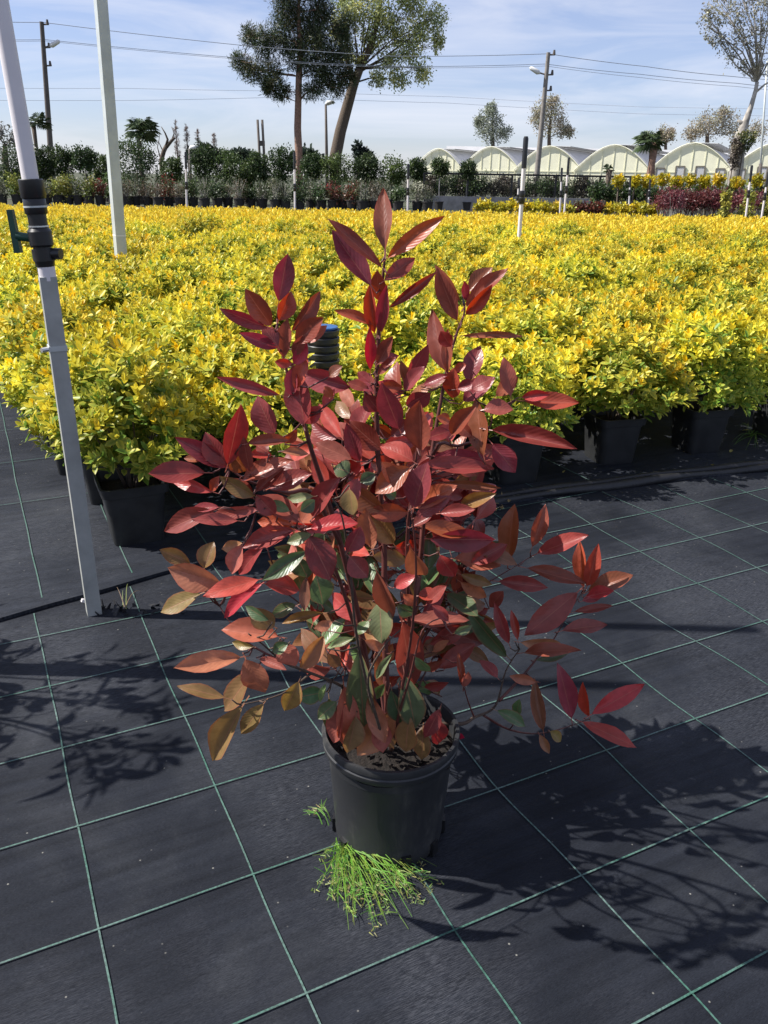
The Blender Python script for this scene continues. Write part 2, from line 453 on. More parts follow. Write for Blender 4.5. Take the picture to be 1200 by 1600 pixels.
STEM_ME = stm.mesh('euonymus_stems', M['bark'], True)

FP0 = ground(214, 838, 0); FP1 = ground(952, 722, 0); FPL = ground(20, 585, 0)
fu = (FP1-FP0); NSP = 4; fsp = fu.length/NSP; fu.normalize()
fv = (FPL-FP0).normalized()
spots = []
for j in range(0, 44):
    for i in range(-2, 60):
        if i < 0: continue
        p = FP0 + fu*(fsp*i) + fv*(.535*j)
        p = p + Vector((rng.normal()*.03, rng.normal()*.03, 0)) if (i, j) != (0, 0) else p
        if p.y > 21.6: continue
        q = topix((p.x, p.y, .6))
        if not (-130 < q[0] < 1330): continue
        spots.append((p.length, i, j, p))
spots.sort(key=lambda s: s[0])
SKIP = set()
far = []
nind = 0
for d, i, j, p in spots:
    if (i, j) in SKIP: continue
    if nind >= 300: far.append(p); continue
    nind += 1
    sc = random.uniform(.95, 1.16)
    root = empty('euonymus_plant', p, random.uniform(-.12, .12)+R(22)+ (random.randrange(4))*math.pi/2, 1.0)
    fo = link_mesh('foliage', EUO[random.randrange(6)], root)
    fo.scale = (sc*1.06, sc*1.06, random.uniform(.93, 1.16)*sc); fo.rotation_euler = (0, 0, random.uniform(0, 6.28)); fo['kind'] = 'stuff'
    fo.location = (0, 0, -.035)
    if d < 9 or i == 0:
        link_mesh('pot', POT_ME, root); 
        if d < 6: link_mesh('soil', SOIL_ME, root); link_mesh('stems', STEM_ME, root)
    if (i, j) == (0, 0):
        tag(root, 'yellow variegated euonymus in a square black pot at the bed corner beside the grey post', 'potted shrub', 'yellow euonymus in square black pots')
    elif j == 0:
        tag(root, 'yellow euonymus with its square black pot showing along the front edge of the bed', 'potted shrub', 'yellow euonymus in square black pots')
    elif i == 0:
        tag(root, 'yellow euonymus at the side of the bed next to the bare fabric path', 'potted shrub', 'yellow euonymus in square black pots')
    else:
        tag(root, 'low yellow and green variegated euonymus in a square black pot inside the big yellow bed', 'potted shrub', 'yellow euonymus in square black pots')
# those past the three hundred nearest, as one mass
Vs = []; Fs = []; Cs = []; off = 0
r = np.random.default_rng(3)
for p in far:
    n = 420
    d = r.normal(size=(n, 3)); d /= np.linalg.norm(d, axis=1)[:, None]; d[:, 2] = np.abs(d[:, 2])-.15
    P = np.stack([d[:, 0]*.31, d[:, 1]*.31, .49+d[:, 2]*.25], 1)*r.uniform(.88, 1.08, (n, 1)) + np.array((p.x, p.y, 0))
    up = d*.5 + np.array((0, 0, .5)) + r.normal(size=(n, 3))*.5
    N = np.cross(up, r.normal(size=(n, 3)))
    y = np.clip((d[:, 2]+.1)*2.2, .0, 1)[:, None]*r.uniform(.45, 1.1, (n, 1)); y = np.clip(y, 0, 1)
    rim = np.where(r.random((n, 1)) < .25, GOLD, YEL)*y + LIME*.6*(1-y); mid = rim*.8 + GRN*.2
    L = r.uniform(.05, .075, n)
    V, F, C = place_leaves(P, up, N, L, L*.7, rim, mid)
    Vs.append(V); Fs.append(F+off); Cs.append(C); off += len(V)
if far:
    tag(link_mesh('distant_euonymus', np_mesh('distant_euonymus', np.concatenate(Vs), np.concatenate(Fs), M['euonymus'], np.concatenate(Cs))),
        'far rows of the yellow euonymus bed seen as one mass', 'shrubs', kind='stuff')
print('euonymus individuals', nind, 'far', len(far), 'spacing', fsp, FP0, FP1, FPL)
# ------------------------------------------------------------------ red photinia in a round black pot
PY = ground(607, 1296).y
def photinia_mat(name, joined):
    t = NT(name)
    oi = t.n('ShaderNodeObjectInfo'); uv = t.n('ShaderNodeUVMap', uv_map='UVMap')
    sx = t.n('ShaderNodeSeparateXYZ'); t.l(uv.outputs[0], sx.inputs[0])
    au = t.math('ABSOLUTE', t.math('SUBTRACT', sx.outputs['X'], .5))            # 0 at the midrib, .5 at the edge
    rib = t.ramp(au, [(.0, 1.0), (.028, 0.0)])
    vein = t.math('ADD', t.math('MULTIPLY', sx.outputs['Y'], 62.0), t.math('MULTIPLY', au, -36.0))
    vein = t.math('SINE', vein)
    mp_ = t.n('ShaderNodeMapping'); mp_.inputs['Scale'].default_value = (1, 2.2, 1); t.l(uv.outputs[0], mp_.inputs['Vector'])
    cb = t.n('ShaderNodeCombineXYZ'); t.l(oi.outputs['Random'], cb.inputs[0]); t.l(oi.outputs['Random'], cb.inputs[1])
    va = t.n('ShaderNodeVectorMath', operation='MULTIPLY_ADD'); va.inputs[1].default_value = (37, 53, 11)
    t.l(cb.outputs[0], va.inputs[0]); t.l(mp_.outputs[0], va.inputs[2])
    blot = t.noise(2.6, 5, .6, va.outputs[0])
    h = t.n('ShaderNodeHueSaturation'); t.l(oi.outputs['Color'] if not joined else t.n('ShaderNodeAttribute', attribute_name='Col').outputs['Color'], h.inputs['Color'])
    t.l(t.math('ADD', t.math('MULTIPLY', blot, .9), .55), h.inputs['Value'])
    t.l(t.math('ADD', t.math('MULTIPLY', oi.outputs['Random'], .035), .483), h.inputs['Hue'])
    c = h.outputs[0]
    edge = t.ramp(au, [(.40, 0.0), (.5, .35)])
    c = t.mix(edge, c, (.34, .05, .035, 1))
    c = t.mix(t.math('MULTIPLY', rib, .55), c, (.42, .16, .11, 1))
    geo = t.n('ShaderNodeNewGeometry')
    cbk = t.mix(.45, c, (.36, .20, .17, 1))
    c2 = t.mix(geo.outputs['Backfacing'], c, cbk)
    t.l(c2, t.p.inputs['Base Color'])
    t.l(t.math('ADD', t.math('MULTIPLY', geo.outputs['Backfacing'], .25), t.math('ADD', t.math('MULTIPLY', blot, .20), .25)), t.p.inputs['Roughness'])
    t.p.inputs['Specular IOR Level'].default_value = .42
    hgt = t.math('ADD', t.math('MULTIPLY', vein, .12), t.math('ADD', t.math('MULTIPLY', rib, -.7), t.math('MULTIPLY', blot, .8)))
    t.bump(hgt, .22, .003)
    tr = t.n('ShaderNodeBsdfTranslucent')
    hs = t.n('ShaderNodeHueSaturation'); hs.inputs['Saturation'].default_value = 1.15; hs.inputs['Value'].default_value = 1.7
    t.l(c, hs.inputs['Color']); t.l(hs.outputs[0], tr.inputs['Color'])
    mx = t.n('ShaderNodeMixShader'); mx.inputs[0].default_value = .22
    t.l(t.p.outputs[0], mx.inputs[1]); t.l(tr.outputs[0], mx.inputs[2]); t.l(mx.outputs[0], t.out.inputs['Surface'])
    return t.m
M['photinia'] = photinia_mat('photinia_leaf', False); M['photinia_in'] = photinia_mat('photinia_inner_leaf', True)
M['redstem'] = simple('red_young_stem', (.10, .028, .022, 1), .5, var=.35, nscale=40)
M['brownstem'] = simple('brown_stem', (.075, .048, .033, 1), .8, var=.4, nscale=60, bump=.3, bdist=.002)

LUV = []
def leaf_variant(fold, bend, wave, skew, seed):
    ys = [0, .10, .24, .40, .56, .72, .86, .95, 1.0]
    prof = [.06, .42, .76, .97, 1.0, .82, .47, .18, .0]
    V = []; UV = []; F = []
    for y, w in zip(ys, prof):
        for s in (-1, -.5, 0, .5, 1):
            x = s*w*.5
            z = abs(x)*math.tan(fold)*(1.0-.35*y) - bend*y*y + wave*math.sin(9*y+seed+(1.3 if s > 0 else 0))*abs(s)*.05
            V.append((x + skew*y*y, y, z)); UV.append((.5+.5*s, y))
    for i in range(len(ys)-1):
        for k in range(4):
            F.append((i*5+k, i*5+k+1, (i+1)*5+k+1, (i+1)*5+k))
    b = len(V)                                        # petiole
    for y, w, z in ((-.17, .022, -.035), (0.015, .022, .006)):
        V += [(-w, y, z), (w, y, z)]; UV += [(.5, 0), (.5, 0)]
    F.append((b, b+1, b+3, b+2))
    LUV[:] = UV
    return np_mesh('photinia_leaf', V, F, M['photinia'], smooth=True, UV=UV)
LV = [leaf_variant(R(a), b, w, s, k*1.7) for k, (a, b, w, s) in enumerate(
    ((14, .06, .6, .02), (22, .14, .8, -.03), (28, .05, .5, .03), (18, .24, .9, -.02), (33, .12, .6, .0), (12, .10, 1.0, .04), (25, .34, .6, -.04), (20, -.08, .7, .02)))]
LCOL = {'r': (.232, .052, .040), 'b': (.37, .062, .042), 'o': (.39, .14, .082), 'n': (.22, .12, .050), 'g': (.085, .125, .052), 'y': (.19, .24, .10)}

plant = empty('potted_photinia', (0, 0, 0))
tag(plant, 'tall red-leaved photinia in a round black pot standing alone on the weed fabric', 'potted plant', 'red photinia shrubs in round pots')
PC = ground(607, 1296); plant.location = PC
def rel(p): return Vector(p) - PC
pot = MB().lathe([(.0, .004), (.118, .004), (.126, .0), (.130, .012), (.132, .03), (.131, .034), (.1475, .262), (.149, .266), (.157, .269), (.1595, .273), (.160, .284), (.1575, .287), (.1575, .290), (.161, .293), (.162, .304), (.160, .310), (.153, .310), (.150, .303), (.147, .24), (.0, .24)], 64)
pot.build('pot', M['roundpot'], plant, True, 32)
for k in range(10):                                   # moulded feet and drainage slots round the foot of the pot
    a = k*math.pi/5
    MB().box((.1325*math.cos(a), .1325*math.sin(a), .022), (.012, .022, .038), Matrix.Rotation(a, 3, 'Z')).build('foot_rib', M['blackfit'], plant)
sr = np.random.default_rng(4)
sV = [(0, 0, .268)]; sF = []
for ri, rr in enumerate((.03, .06, .09, .115, .135, .150)):
    for k in range(28):
        a = 2*math.pi*k/28; sV.append((rr*math.cos(a), rr*math.sin(a), .262+sr.normal()*.006))
for k in range(28): sF.append((0, 1+k, 1+(k+1) % 28))
MBs = MB().add(sV, sF)
MBs.f += [(1+i*28+k, 1+(i+1)*28+k, 1+(i+1)*28+(k+1) % 28, 1+i*28+(k+1) % 28) for i in range(5) for k in range(28)]
MBs.build('soil', M['soil'], plant, True)
# bark crumbs and small litter on the soil
cr = MB()
for k in range(70):
    a = sr.uniform(0, 6.28); rr = .145*math.sqrt(sr.random())
    cr.box((rr*math.cos(a), rr*math.sin(a), .270), (sr.uniform(.005, .016), sr.uniform(.004, .009), .005), Matrix.Rotation(sr.uniform(0, 3), 3, 'Z') @ Matrix.Rotation(sr.normal()*.5, 3, 'X'))
tag(cr.build('bark_crumbs', M['soil'], plant), kind='stuff')

# stems: photo pixels plus depth offset (m) from the pot's axis
STEMS = [
 ([(608,1172,0),(604,1080,0),(600,960,.02),(600,850,.03),(592,740,.03),(588,620,.02),(591,540,.02),(592,480,.01),(598,435,.0),(601,405,0),(602,388,0)], .0085),
 ([(598,1172,-.02),(575,1050,-.03),(557,950,-.05),(532,850,-.08),(510,775,-.10),(487,705,-.12),(470,645,-.13),(455,612,-.14),(446,570,-.14),(437,535,-.14),(433,498,-.14)], .0075),
 ([(618,1172,.03),(640,1000,.06),(655,900,.09),(662,800,.12),(676,700,.14),(690,620,.15),(702,560,.16),(714,520,.16),(726,486,.16),(722,462,.16)], .0075),
 ([(532,850,-.08),(489,772,-.14),(450,770,-.18),(418,762,-.20),(385,750,-.21),(354,728,-.21),(350,715,-.21)], .005),
 ([(575,1050,-.03),(530,905,-.10),(500,850,-.15),(470,828,-.18),(440,818,-.19),(400,800,-.20),(390,790,-.20)], .0045),
 ([(596,1170,-.03),(550,1085,-.06),(486,1052,-.12),(445,1036,-.16),(412,1008,-.19),(388,990,-.20)], .0045),
 ([(486,1052,-.12),(439,1085,-.17),(378,1101,-.20)], .003),
 ([(480,1050,-.12),(395,1010,-.10),(359,972,-.08),(343,947,-.07)], .003),
 ([(530,905,-.10),(477,862,-.10),(440,885,-.10),(415,905,-.10)], .003),
 ([(640,1000,.06),(636,850,-.02),(645,760,-.06),(652,700,-.07),(655,680,-.07)], .005),
 ([(655,900,.09),(676,712,.0),(715,697,-.03),(748,686,-.05),(768,660,-.05),(762,635,-.05)], .0045),
 ([(625,1172,.03),(652,1020,.10),(690,958,.16),(706,941,.18),(769,906,.24),(829,870,.28)], .0055),
 ([(640,1168,.02),(668,1134,.03),(722,1131,.05),(741,1121,.07),(774,1103,.11),(790,1049,.16),(812,1014,.18)], .0065),
 ([(780,1095,.11),(813,1060,.15),(843,1024,.19),(865,999,.21),(892,952,.25),(912,922,.27)], .004),
 ([(741,1121,.07),(728,1085,.06),(719,1035,.05)], .0025),
 ([(756,1118,.09),(796,1140,.15),(843,1146,.21),(892,1134,.26),(922,1122,.28)], .0035),
 ([(610,1172,-.04),(640,1010,-.13),(650,890,-.18),(642,790,-.20),(636,740,-.20)], .0036),
 ([(600,1172,-.05),(560,1010,-.15),(548,900,-.20),(535,810,-.22),(520,780,-.22)], .0036),
 ([(604,1172,-.06),(585,1110,-.13),(575,1060,-.18),(600,1010,-.20),(625,985,-.20)], .004),
 ([(612,1172,-.05),(625,1110,-.10),(640,1060,-.16),(660,985,-.18),(690,965,-.16)], .004),
 ([(606,1172,.03),(590,1050,.10),(560,930,.16),(540,830,.20),(530,760,.21)], .004),
 ([(614,1172,.04),(630,1040,.11),(640,920,.17),(635,800,.21),(640,720,.22)], .004),
 ([(612,1172,.05),(660,1060,.14),(700,980,.20),(720,900,.23)], .0035),
 ([(602,1172,.03),(560,1080,.11),(520,1010,.17),(490,960,.20)], .0035),
]
rngp = random.Random(11)
S3 = []
for pts, r0 in STEMS:
    P = [at(x, y, PY+(d*1.4 if d < 0 else d*1.3)) for x, y, d in pts]
    # smooth with catmull-rom
    Q = []
    for i in range(len(P)-1):
        a, b, c_, d_ = P[max(i-1, 0)], P[i], P[i+1], P[min(i+2, len(P)-1)]
        for k in range(4):
            s = k/4
            Q.append(.5*((2*b)+(c_-a)*s+(2*a-5*b+4*c_-d_)*s*s+(3*b-3*c_+d_-a)*s**3))
    Q.append(P[-1]); S3.append((Q, r0))
stem_mb = [MB() for _ in S3]
for k, (Q, r0) in enumerate(S3):
    n = len(Q)
    stem_mb[k].tube([rel(p) for p in Q], [max(.0013, r0*(1-.82*i/(n-1))) for i in range(n)], 7)
SPX = [[(topix(p), p) for p in Q] for Q, r0 in S3]
def nearest(px, py, back=False):
    best = None
    for k, L in enumerate(SPX):
        if (k >= 20) != back: continue
        for (x, y), p in L:
            d = (x-px)**2+(y-py)**2
            if best is None or d < best[0]: best = (d, k, p)
    return best
leaf_n = [0]
inner = {'V': [], 'F': [], 'C': [], 'UV': [], 'n': 0}
def put_leaf(B, T, w_m, c, roll=None, variant=None, join=False, rnd=rngp):
    """leaf from 3-D base B to tip T; w_m is its apparent width as seen from where it was photographed"""
    ax = (T-B); L = ax.length; ax.normalize()
    toC = (CPOS-(B+T)/2).normalized()
    n0 = (toC - ax*toC.dot(ax)).normalized()
    low = c.lower(); lit = c.isupper()
    a = R(rnd.uniform(12, 34)) if lit else R(rnd.uniform(4, 28))
    if roll is not None: a = roll
    cand = [Quaternion(ax, s*a) @ n0 for s in (1, -1)]
    cand.sort(key=lambda q: q.dot(TOSUN))
    N = cand[1] if (lit or rnd.random() < .55) else cand[0]
    wt = w_m/max(.62, math.cos(a))
    X = ax.cross(N).normalized()
    me = LV[variant if variant is not None else rnd.randrange(8)]
    m = Matrix.Identity(4)
    m.col[0][:3] = X*wt; m.col[1][:3] = ax*L; m.col[2][:3] = N*(wt*.55+L*.45)
    m.col[3][:3] = B-PC
    cc = LCOL[low]; j = rnd.uniform(.8, 1.22)
    cv = (min(1, cc[0]*j), min(1, cc[1]*j*rnd.uniform(.85, 1.2)), min(1, cc[2]*j*rnd.uniform(.85, 1.2)), 1)
    if join:
        for vv in me.vertices: inner['V'].append(tuple(m @ vv.co)); inner['C'].append(cv)
        inner['F'] += [tuple(inner['n']+i for i in pl.vertices) for pl in me.polygons]
        inner['UV'] += LUV; inner['n'] += len(me.vertices); return
    o = link_mesh('leaf', me, plant)
    o.matrix_basis = m                                # parent sits unrotated at PC
    o.color = cv
    leaf_n[0] += 1
    return o
ZR = {'1': (330, 280, 3.636), '2': (600, 280, 3.636), '3': (220, 580, 3.529), '4': (540, 580, 3.243), '5': (230, 840, 3.636), '6': (500, 840, 4.286), '7': (700, 760, 3.636)}
LEAVES = {
'1': """988 400 968 35 112 r;1005 445 1321 205 95 B;965 500 660 218 80 r;905 600 680 295 135 r;985 575 1165 440 100 r;955 690 940 520 95 b
930 870 895 600 80 b;965 870 1005 590 78 r;1010 730 1290 525 62 r;915 825 700 745 62 b;905 1080 900 850 70 b;945 1050 1040 885 85 R;945 1040 1065 1000 72 r;950 1110 1045 1010 55 R
385 690 430 420 128 r;385 800 460 640 105 b;340 830 190 625 122 r;320 845 45 740 82 r;370 960 160 875 80 r;380 950 290 830 95 r;460 860 640 655 100 r;480 930 645 780 115 r;550 930 655 830 66 b
410 1010 430 790 95 r;470 1050 545 940 85 b;460 1045 360 1040 60 b;470 1000 520 880 75 r;790 1180 495 1105 140 r;385 1225 30 1125 74 r;480 1190 540 1010 90 b;460 1230 465 1060 80 r;670 1120 735 1060 62 R
690 1240 640 1180 60 b;890 1200 775 1145 65 R;900 1150 830 1095 62 R;950 1180 1090 1185 75 b;1100 1180 1225 925 95 r;1120 1180 1075 1030 60 r;640 1300 700 1190 60 b""",
'2': """415 800 295 505 112 r;430 690 285 485 62 r;465 690 450 575 50 r;480 640 615 495 92 r;470 720 690 505 85 R;465 770 615 600 80 b;450 890 800 885 42 r;350 1090 255 735 115 r;380 950 320 865 88 b;365 1100 355 850 66 r
475 1150 545 940 118 r;395 1240 390 1085 108 b;225 1170 350 1110 50 R;400 1090 465 1050 55 b;500 1190 610 1125 92 R;720 1230 680 1010 98 r;640 1230 755 1120 92 r;420 1190 520 1150 70 r""",
'3': """900 290 855 10 140 r;900 285 985 195 90 b;735 345 635 145 125 R;480 510 555 185 115 r;470 515 350 345 115 R;470 530 210 365 98 r;350 560 40 575 115 r;395 665 140 590 66 b;390 660 425 585 50 B;350 490 235 480 45 R
590 400 820 375 66 r;560 600 812 478 92 R;640 660 790 530 66 R;710 645 930 555 100 R;630 690 430 590 82 n;620 700 490 590 70 r;580 550 500 455 105 r;600 550 560 370 70 R;720 465 590 460 54 B;700 450 640 400 64 R
780 445 930 448 46 o;1160 485 960 395 98 r;800 395 860 330 54 b;400 770 95 872 112 R;535 825 280 815 66 R;650 760 390 795 66 r;430 750 280 755 50 R;880 830 660 670 115 r;830 850 640 830 92 b;740 790 640 690 95 r
950 800 1083 585 102 R;940 865 1192 828 86 B;840 880 555 970 106 r;670 970 515 1125 86 R;560 960 495 1120 90 o;560 950 440 985 64 o;350 1085 395 940 98 N;270 1060 100 985 82 n;925 910 1060 1150 160 r
940 900 810 950 66 Y;950 690 790 705 54 Y;880 770 965 715 74 g;1150 560 1075 520 105 g;1200 590 1110 752 96 o;1150 650 1170 795 96 N;820 770 700 720 60 g;1010 900 940 960 80 g""",
'4': """100 112 165 200 86 R;140 100 20 50 56 R;290 115 180 55 66 b;300 95 382 -12 66 R;400 82 508 20 58 R;270 290 185 85 112 r;180 395 30 270 116 r;70 455 10 290 80 r;310 175 420 105 88 r
380 400 380 163 122 R;340 455 195 365 96 B;325 490 162 606 116 r;380 480 712 502 82 R;450 430 700 440 84 r;345 690 405 480 128 r;350 690 538 588 90 B;360 735 512 640 78 r;500 565 762 590 46 r;700 430 650 165 96 r
700 195 832 180 76 R;745 300 1130 375 84 R;745 370 852 502 106 r;600 150 735 40 90 R;540 320 640 190 78 R;530 255 470 235 54 b;415 340 522 300 66 r;190 705 30 600 106 r;115 710 302 722 92 b;125 885 100 718 92 O
240 870 140 720 108 n;340 785 432 730 50 R;380 785 612 832 80 B;430 850 732 855 112 r;600 945 732 862 52 B;560 965 780 930 66 r;330 895 392 1035 98 O;480 935 542 1040 95 B;10 915 70 800 90 r;20 940 105 1035 106 r
905 150 1157 162 84 b;895 132 1022 118 54 b;250 560 190 470 80 r;560 480 660 520 60 r;230 330 330 250 70 r;640 330 560 260 60 r;430 600 330 560 60 g;150 520 80 560 70 g;250 640 200 600 60 g;480 720 640 700 64 r""",
'5': """410 255 140 185 146 o;420 290 185 250 90 N;300 320 90 415 100 n;630 240 345 320 100 B;650 262 420 432 86 B;672 262 852 290 106 B;740 562 448 520 130 O;720 505 600 420 116 n;765 595 835 722 120 O;525 680 182 745 112 O
560 690 662 872 138 O;640 690 775 742 54 O;600 765 443 970 116 N;440 910 192 845 70 N;540 960 383 1248 138 N;660 945 540 1105 96 n;860 820 785 985 106 n;1000 880 865 905 96 g;1000 560 880 745 96 o
1000 430 780 480 54 N;1160 570 1030 620 46 Y;840 380 710 440 76 g;900 80 680 230 96 g;960 215 1005 372 146 g;850 100 905 222 116 g;905 225 900 400 60 n;690 470 560 400 60 g;600 620 480 600 50 n;1050 480 960 520 60 o;800 600 720 650 70 g""",
'6': """400 430 412 690 165 Y;550 565 622 972 195 r;265 760 292 1262 180 g;570 930 642 1292 178 g;160 1000 172 1372 156 o;500 1160 275 1442 186 o;690 1280 682 1482 116 n;380 230 485 505 116 r;600 555 962 545 106 r
740 605 1092 700 136 r;900 470 1150 572 66 r;660 390 785 390 86 B;480 780 368 942 56 Y;300 685 432 752 66 o;70 735 212 680 46 Y;110 1100 -10 1205 106 g;520 450 622 525 96 g;40 980 -5 1095 40 Y
640 800 725 905 70 g;720 440 830 330 80 r;500 330 620 260 90 b;560 380 640 450 70 b;760 760 860 690 56 o;900 640 1010 600 60 g;330 560 250 640 70 g;820 820 690 880 60 r;130 860 60 790 80 n;700 1000 840 985 60 r
600 1200 560 1430 150 n;380 1180 425 1420 130 o;780 1220 805 1390 112 r;150 1150 60 1370 120 o;240 1200 195 1425 130 n;330 1050 430 1340 125 o;60 1080 95 1330 112 g;480 1020 545 1255 112 g;800 1150 715 1335 96 r;420 1250 500 1400 90 n
860 560 760 460 70 r;430 980 350 1080 70 g;900 360 930 230 70 b""",
'7': """340 420 368 108 124 r;480 340 562 108 90 r;510 380 792 270 100 r;450 465 782 556 88 r;290 540 568 572 94 r;770 565 742 318 84 B;790 565 855 358 90 b;800 595 1048 500 114 r;790 625 942 590 74 B;765 650 890 600 66 r
730 605 443 852 156 r;650 820 917 772 90 r;720 712 938 675 50 r;415 885 642 890 80 o;430 945 737 915 80 r;500 985 692 950 44 g;395 870 362 704 50 b;345 890 262 660 74 r;240 685 305 598 84 r;330 960 108 708 96 g
280 1085 193 980 64 r;700 1312 640 1018 110 r;800 1305 762 1112 60 b;820 1292 1123 1118 110 b;770 1342 1072 1472 90 b;540 1382 488 1095 82 n;500 1110 350 1080 64 o;280 1275 452 1362 80 g;390 1295 402 1218 60 g;580 1392 645 1450 64 n
520 1412 577 1522 54 n;82 1135 55 938 44 r;90 1135 112 1045 54 o;130 500 -20 470 90 r;60 600 150 480 70 r""",
}
for z, txt in LEAVES.items():
    ox, oy, sc = ZR[z]
    for item in txt.replace('\n', ';').split(';'):
        q = item.split()
        bx, by, tx, ty, w = [float(v) for v in q[:5]]; c = q[5]
        ex = 1.10 if z in '456' else 1.0
        tx, ty = bx+(tx-bx)*ex, by+(ty-by)*ex
        bx, by, tx, ty, w = ox+bx/sc, oy+by/sc, ox+tx/sc, oy+ty/sc, w/sc*(1.12 if z in '3456' else 1.0)
        d2, k, sp = nearest(bx, by)
        gap = math.sqrt(d2)
        Yb = sp.y + rngp.uniform(-.5, .2)*min(gap, 90)*.0013 - rngp.uniform(.008, .035)
        low_ = ty > 1118 and 495 < tx < 725                # leaves hanging over the pot's soil and rim
        if low_: Yb = PY - rngp.uniform(.085, .135)
        B = at(bx, by, Yb)
        Lm = math.hypot(tx-bx, ty-by)*mpp(Yb, B.z)
        dep = rngp.uniform(-.55, .35)*Lm if not low_ else rngp.uniform(-.25, -.05)*Lm
        T = at(tx, ty, Yb+dep)
        put_leaf(B, T, w*mpp(Yb, B.z)*.95, c)
        pet = B - (T-B).normalized()*(.15*Lm)
        if (pet-sp).length > .012 and gap < 110:           # side twig from the stem to the leaf stalk
            mid = (pet+sp)/2 + Vector((0, 0, -.12*(pet-sp).length))
            stem_mb[k].tube([rel(sp), rel(mid), rel(pet)], [.0019, .0016, .0013], 5)
# leaves on the far side and the inside of the shrub
for k in range(340):
    while True:
        x, y = rngp.uniform(400, 790), rngp.uniform(620, 1110)
        e = ((x-600)/(150 if y > 700 else 100))**2 + ((y-840)/225)**2
        if e < 1 or (k >= 190 and 500 < x < 725 and 870 < y < 1090): break
    d2, kk, sp = nearest(x, y, True)
    Yb = sp.y + rngp.uniform(-.12, .12)
    B = at(x, y, Yb)
    out = Vector((B.x-PC.x, B.y-PC.y, 0)); out = out.normalized() if out.length > .01 else Vector((0, 1, 0))
    dr = (out*rngp.uniform(.4, 1.1) + Vector((rngp.gauss(0, .5), rngp.gauss(0, .5), rngp.uniform(-.4, .9)))).normalized()
    Lm = rngp.uniform(.08, .115)
    c = rngp.choice('rrrbbon' if y < 850 else 'rbongggn')
    put_leaf(B, B+dr*Lm, Lm*rngp.uniform(.34, .44), c, roll=rngp.uniform(-.9, .9), join=True)
    pet = B - dr*(.15*Lm); mid = (pet+sp)/2 + Vector((0, 0, -.15*(pet-sp).length))
    stem_mb[kk].tube([rel(sp), rel(mid), rel(pet)], [.002, .0017, .0013], 5)
tag(link_mesh('inner_leaves', np_mesh('inner_leaves', inner['V'], inner['F'], M['photinia_in'], inner['C'], True, inner['UV']), plant), kind='stuff')
for k, mb in enumerate(stem_mb):
    mb.build('stem', M['brownstem'] if k in (5, 6, 12, 17, 18) else M['redstem'], plant, True)
print('photinia leaves', leaf_n[0])
# a second shrub of the same kind out of view on the left; its shadow falls across the fabric
twin = copy_tree(plant)
twin.location = Vector((-1.93, 2.13, 0)); twin.rotation_euler = (0, 0, R(70))
twin['label'] = 'red photinia out of view whose leafy shadow falls on the fabric by the grey post'

# ------------------------------------------------------------------ weeds at the foot of the pot
M['weed'] = leaf_mat('weed_leaves', rough=.5, trans=.35, spec=.3, jitter=.02)
def ribbon_mesh(name, paths, mat):
    """paths: (pts, width, colour); flat tapering blades"""
    V = []; F = []; C = []
    for pts, w, c in paths:
        n = len(pts); b = len(V)
        for i, p in enumerate(pts):
            d = (pts[min(i+1, n-1)]-pts[max(i-1, 0)]).normalized()
            s = d.cross(Vector((.2, -.6, .8))).normalized()*(w*(1-.75*i/(n-1))/2)
            V += [p-s, p+s]; C += [(*c, 1)]*2
        for i in range(n-1): F.append((b+2*i, b+2*i+2, b+2*i+3, b+2*i+1))
    return np_mesh(name, [tuple(p) for p in V], F, mat, C)
wr = random.Random(21)
def weed(name, cpx, tips, label, cat, lift, seeds=True, nblade=40, green=(.17, .33, .05)):
    c0 = ground(*cpx); root = empty(name, c0); tag(root, label, cat)
    P = []; S = []
    for k in range(nblade):
        tpx = wr.choice(tips); jx, jy = wr.gauss(0, 13), wr.gauss(0, 11); fr = wr.uniform(.72, 1.08)
        e = ground(cpx[0]+(tpx[0]-cpx[0])*fr+jx, cpx[1]+(tpx[1]-cpx[1])*fr+jy) - c0
        st = Vector((wr.gauss(0, .012), wr.gauss(0, .010), .004))
        L = e.length; hh = lift*wr.uniform(.25, 1.0)
        pts = [st.lerp(e, s) + Vector((0, 0, hh*4*s*(1-s)+.004)) for s in (0, .2, .4, .6, .8, 1)]
        col_ = tuple(g*wr.uniform(.75, 1.35) for g in green)
        P.append((pts, wr.uniform(.0018, .0036), col_))
        for q in range(3 if seeds else 0):
            s = wr.uniform(.3, .9); b0 = st.lerp(e, s)+Vector((0, 0, hh*4*s*(1-s)))
            dd = (e.normalized()+Vector((wr.gauss(0, .7), wr.gauss(0, .7), wr.uniform(0, .5)))).normalized()
            P.append(([b0, b0+dd*.018, b0+dd*.036+Vector((0, 0, -.004))], .0026, col_))
        if seeds and wr.random() < .55:
            for q in range(11):
                s = wr.uniform(.74, 1.05); b0 = st.lerp(e, s)+Vector((wr.gauss(0, .006), wr.gauss(0, .006), max(.003, hh*4*s*(1-s)+wr.gauss(0, .004)+.005)))
                dd = Vector((wr.gauss(0, 1), wr.gauss(0, 1), wr.gauss(0, .5))).normalized()*.006
                S.append(([b0-dd, b0, b0+dd], .0028, tuple(v_*wr.uniform(.7, 1.3) for v_ in (.30, .33, .12))))
    b = link_mesh('blades', ribbon_mesh('blades', P, M['weed']), root); b['kind'] = 'stuff'
    if S:
        b = link_mesh('seed_heads', ribbon_mesh('seed_heads', S, M['weed']), root); b['kind'] = 'stuff'
    return root
weed('weed_tuft', (540, 1322), [(525, 1395), (545, 1420), (568, 1462), (595, 1450), (615, 1432), (640, 1405), (668, 1385), (672, 1370), (600, 1345), (510, 1375)],
     'bright green weed tuft flattened on the fabric against the black pot', 'weed', .05, nblade=80)
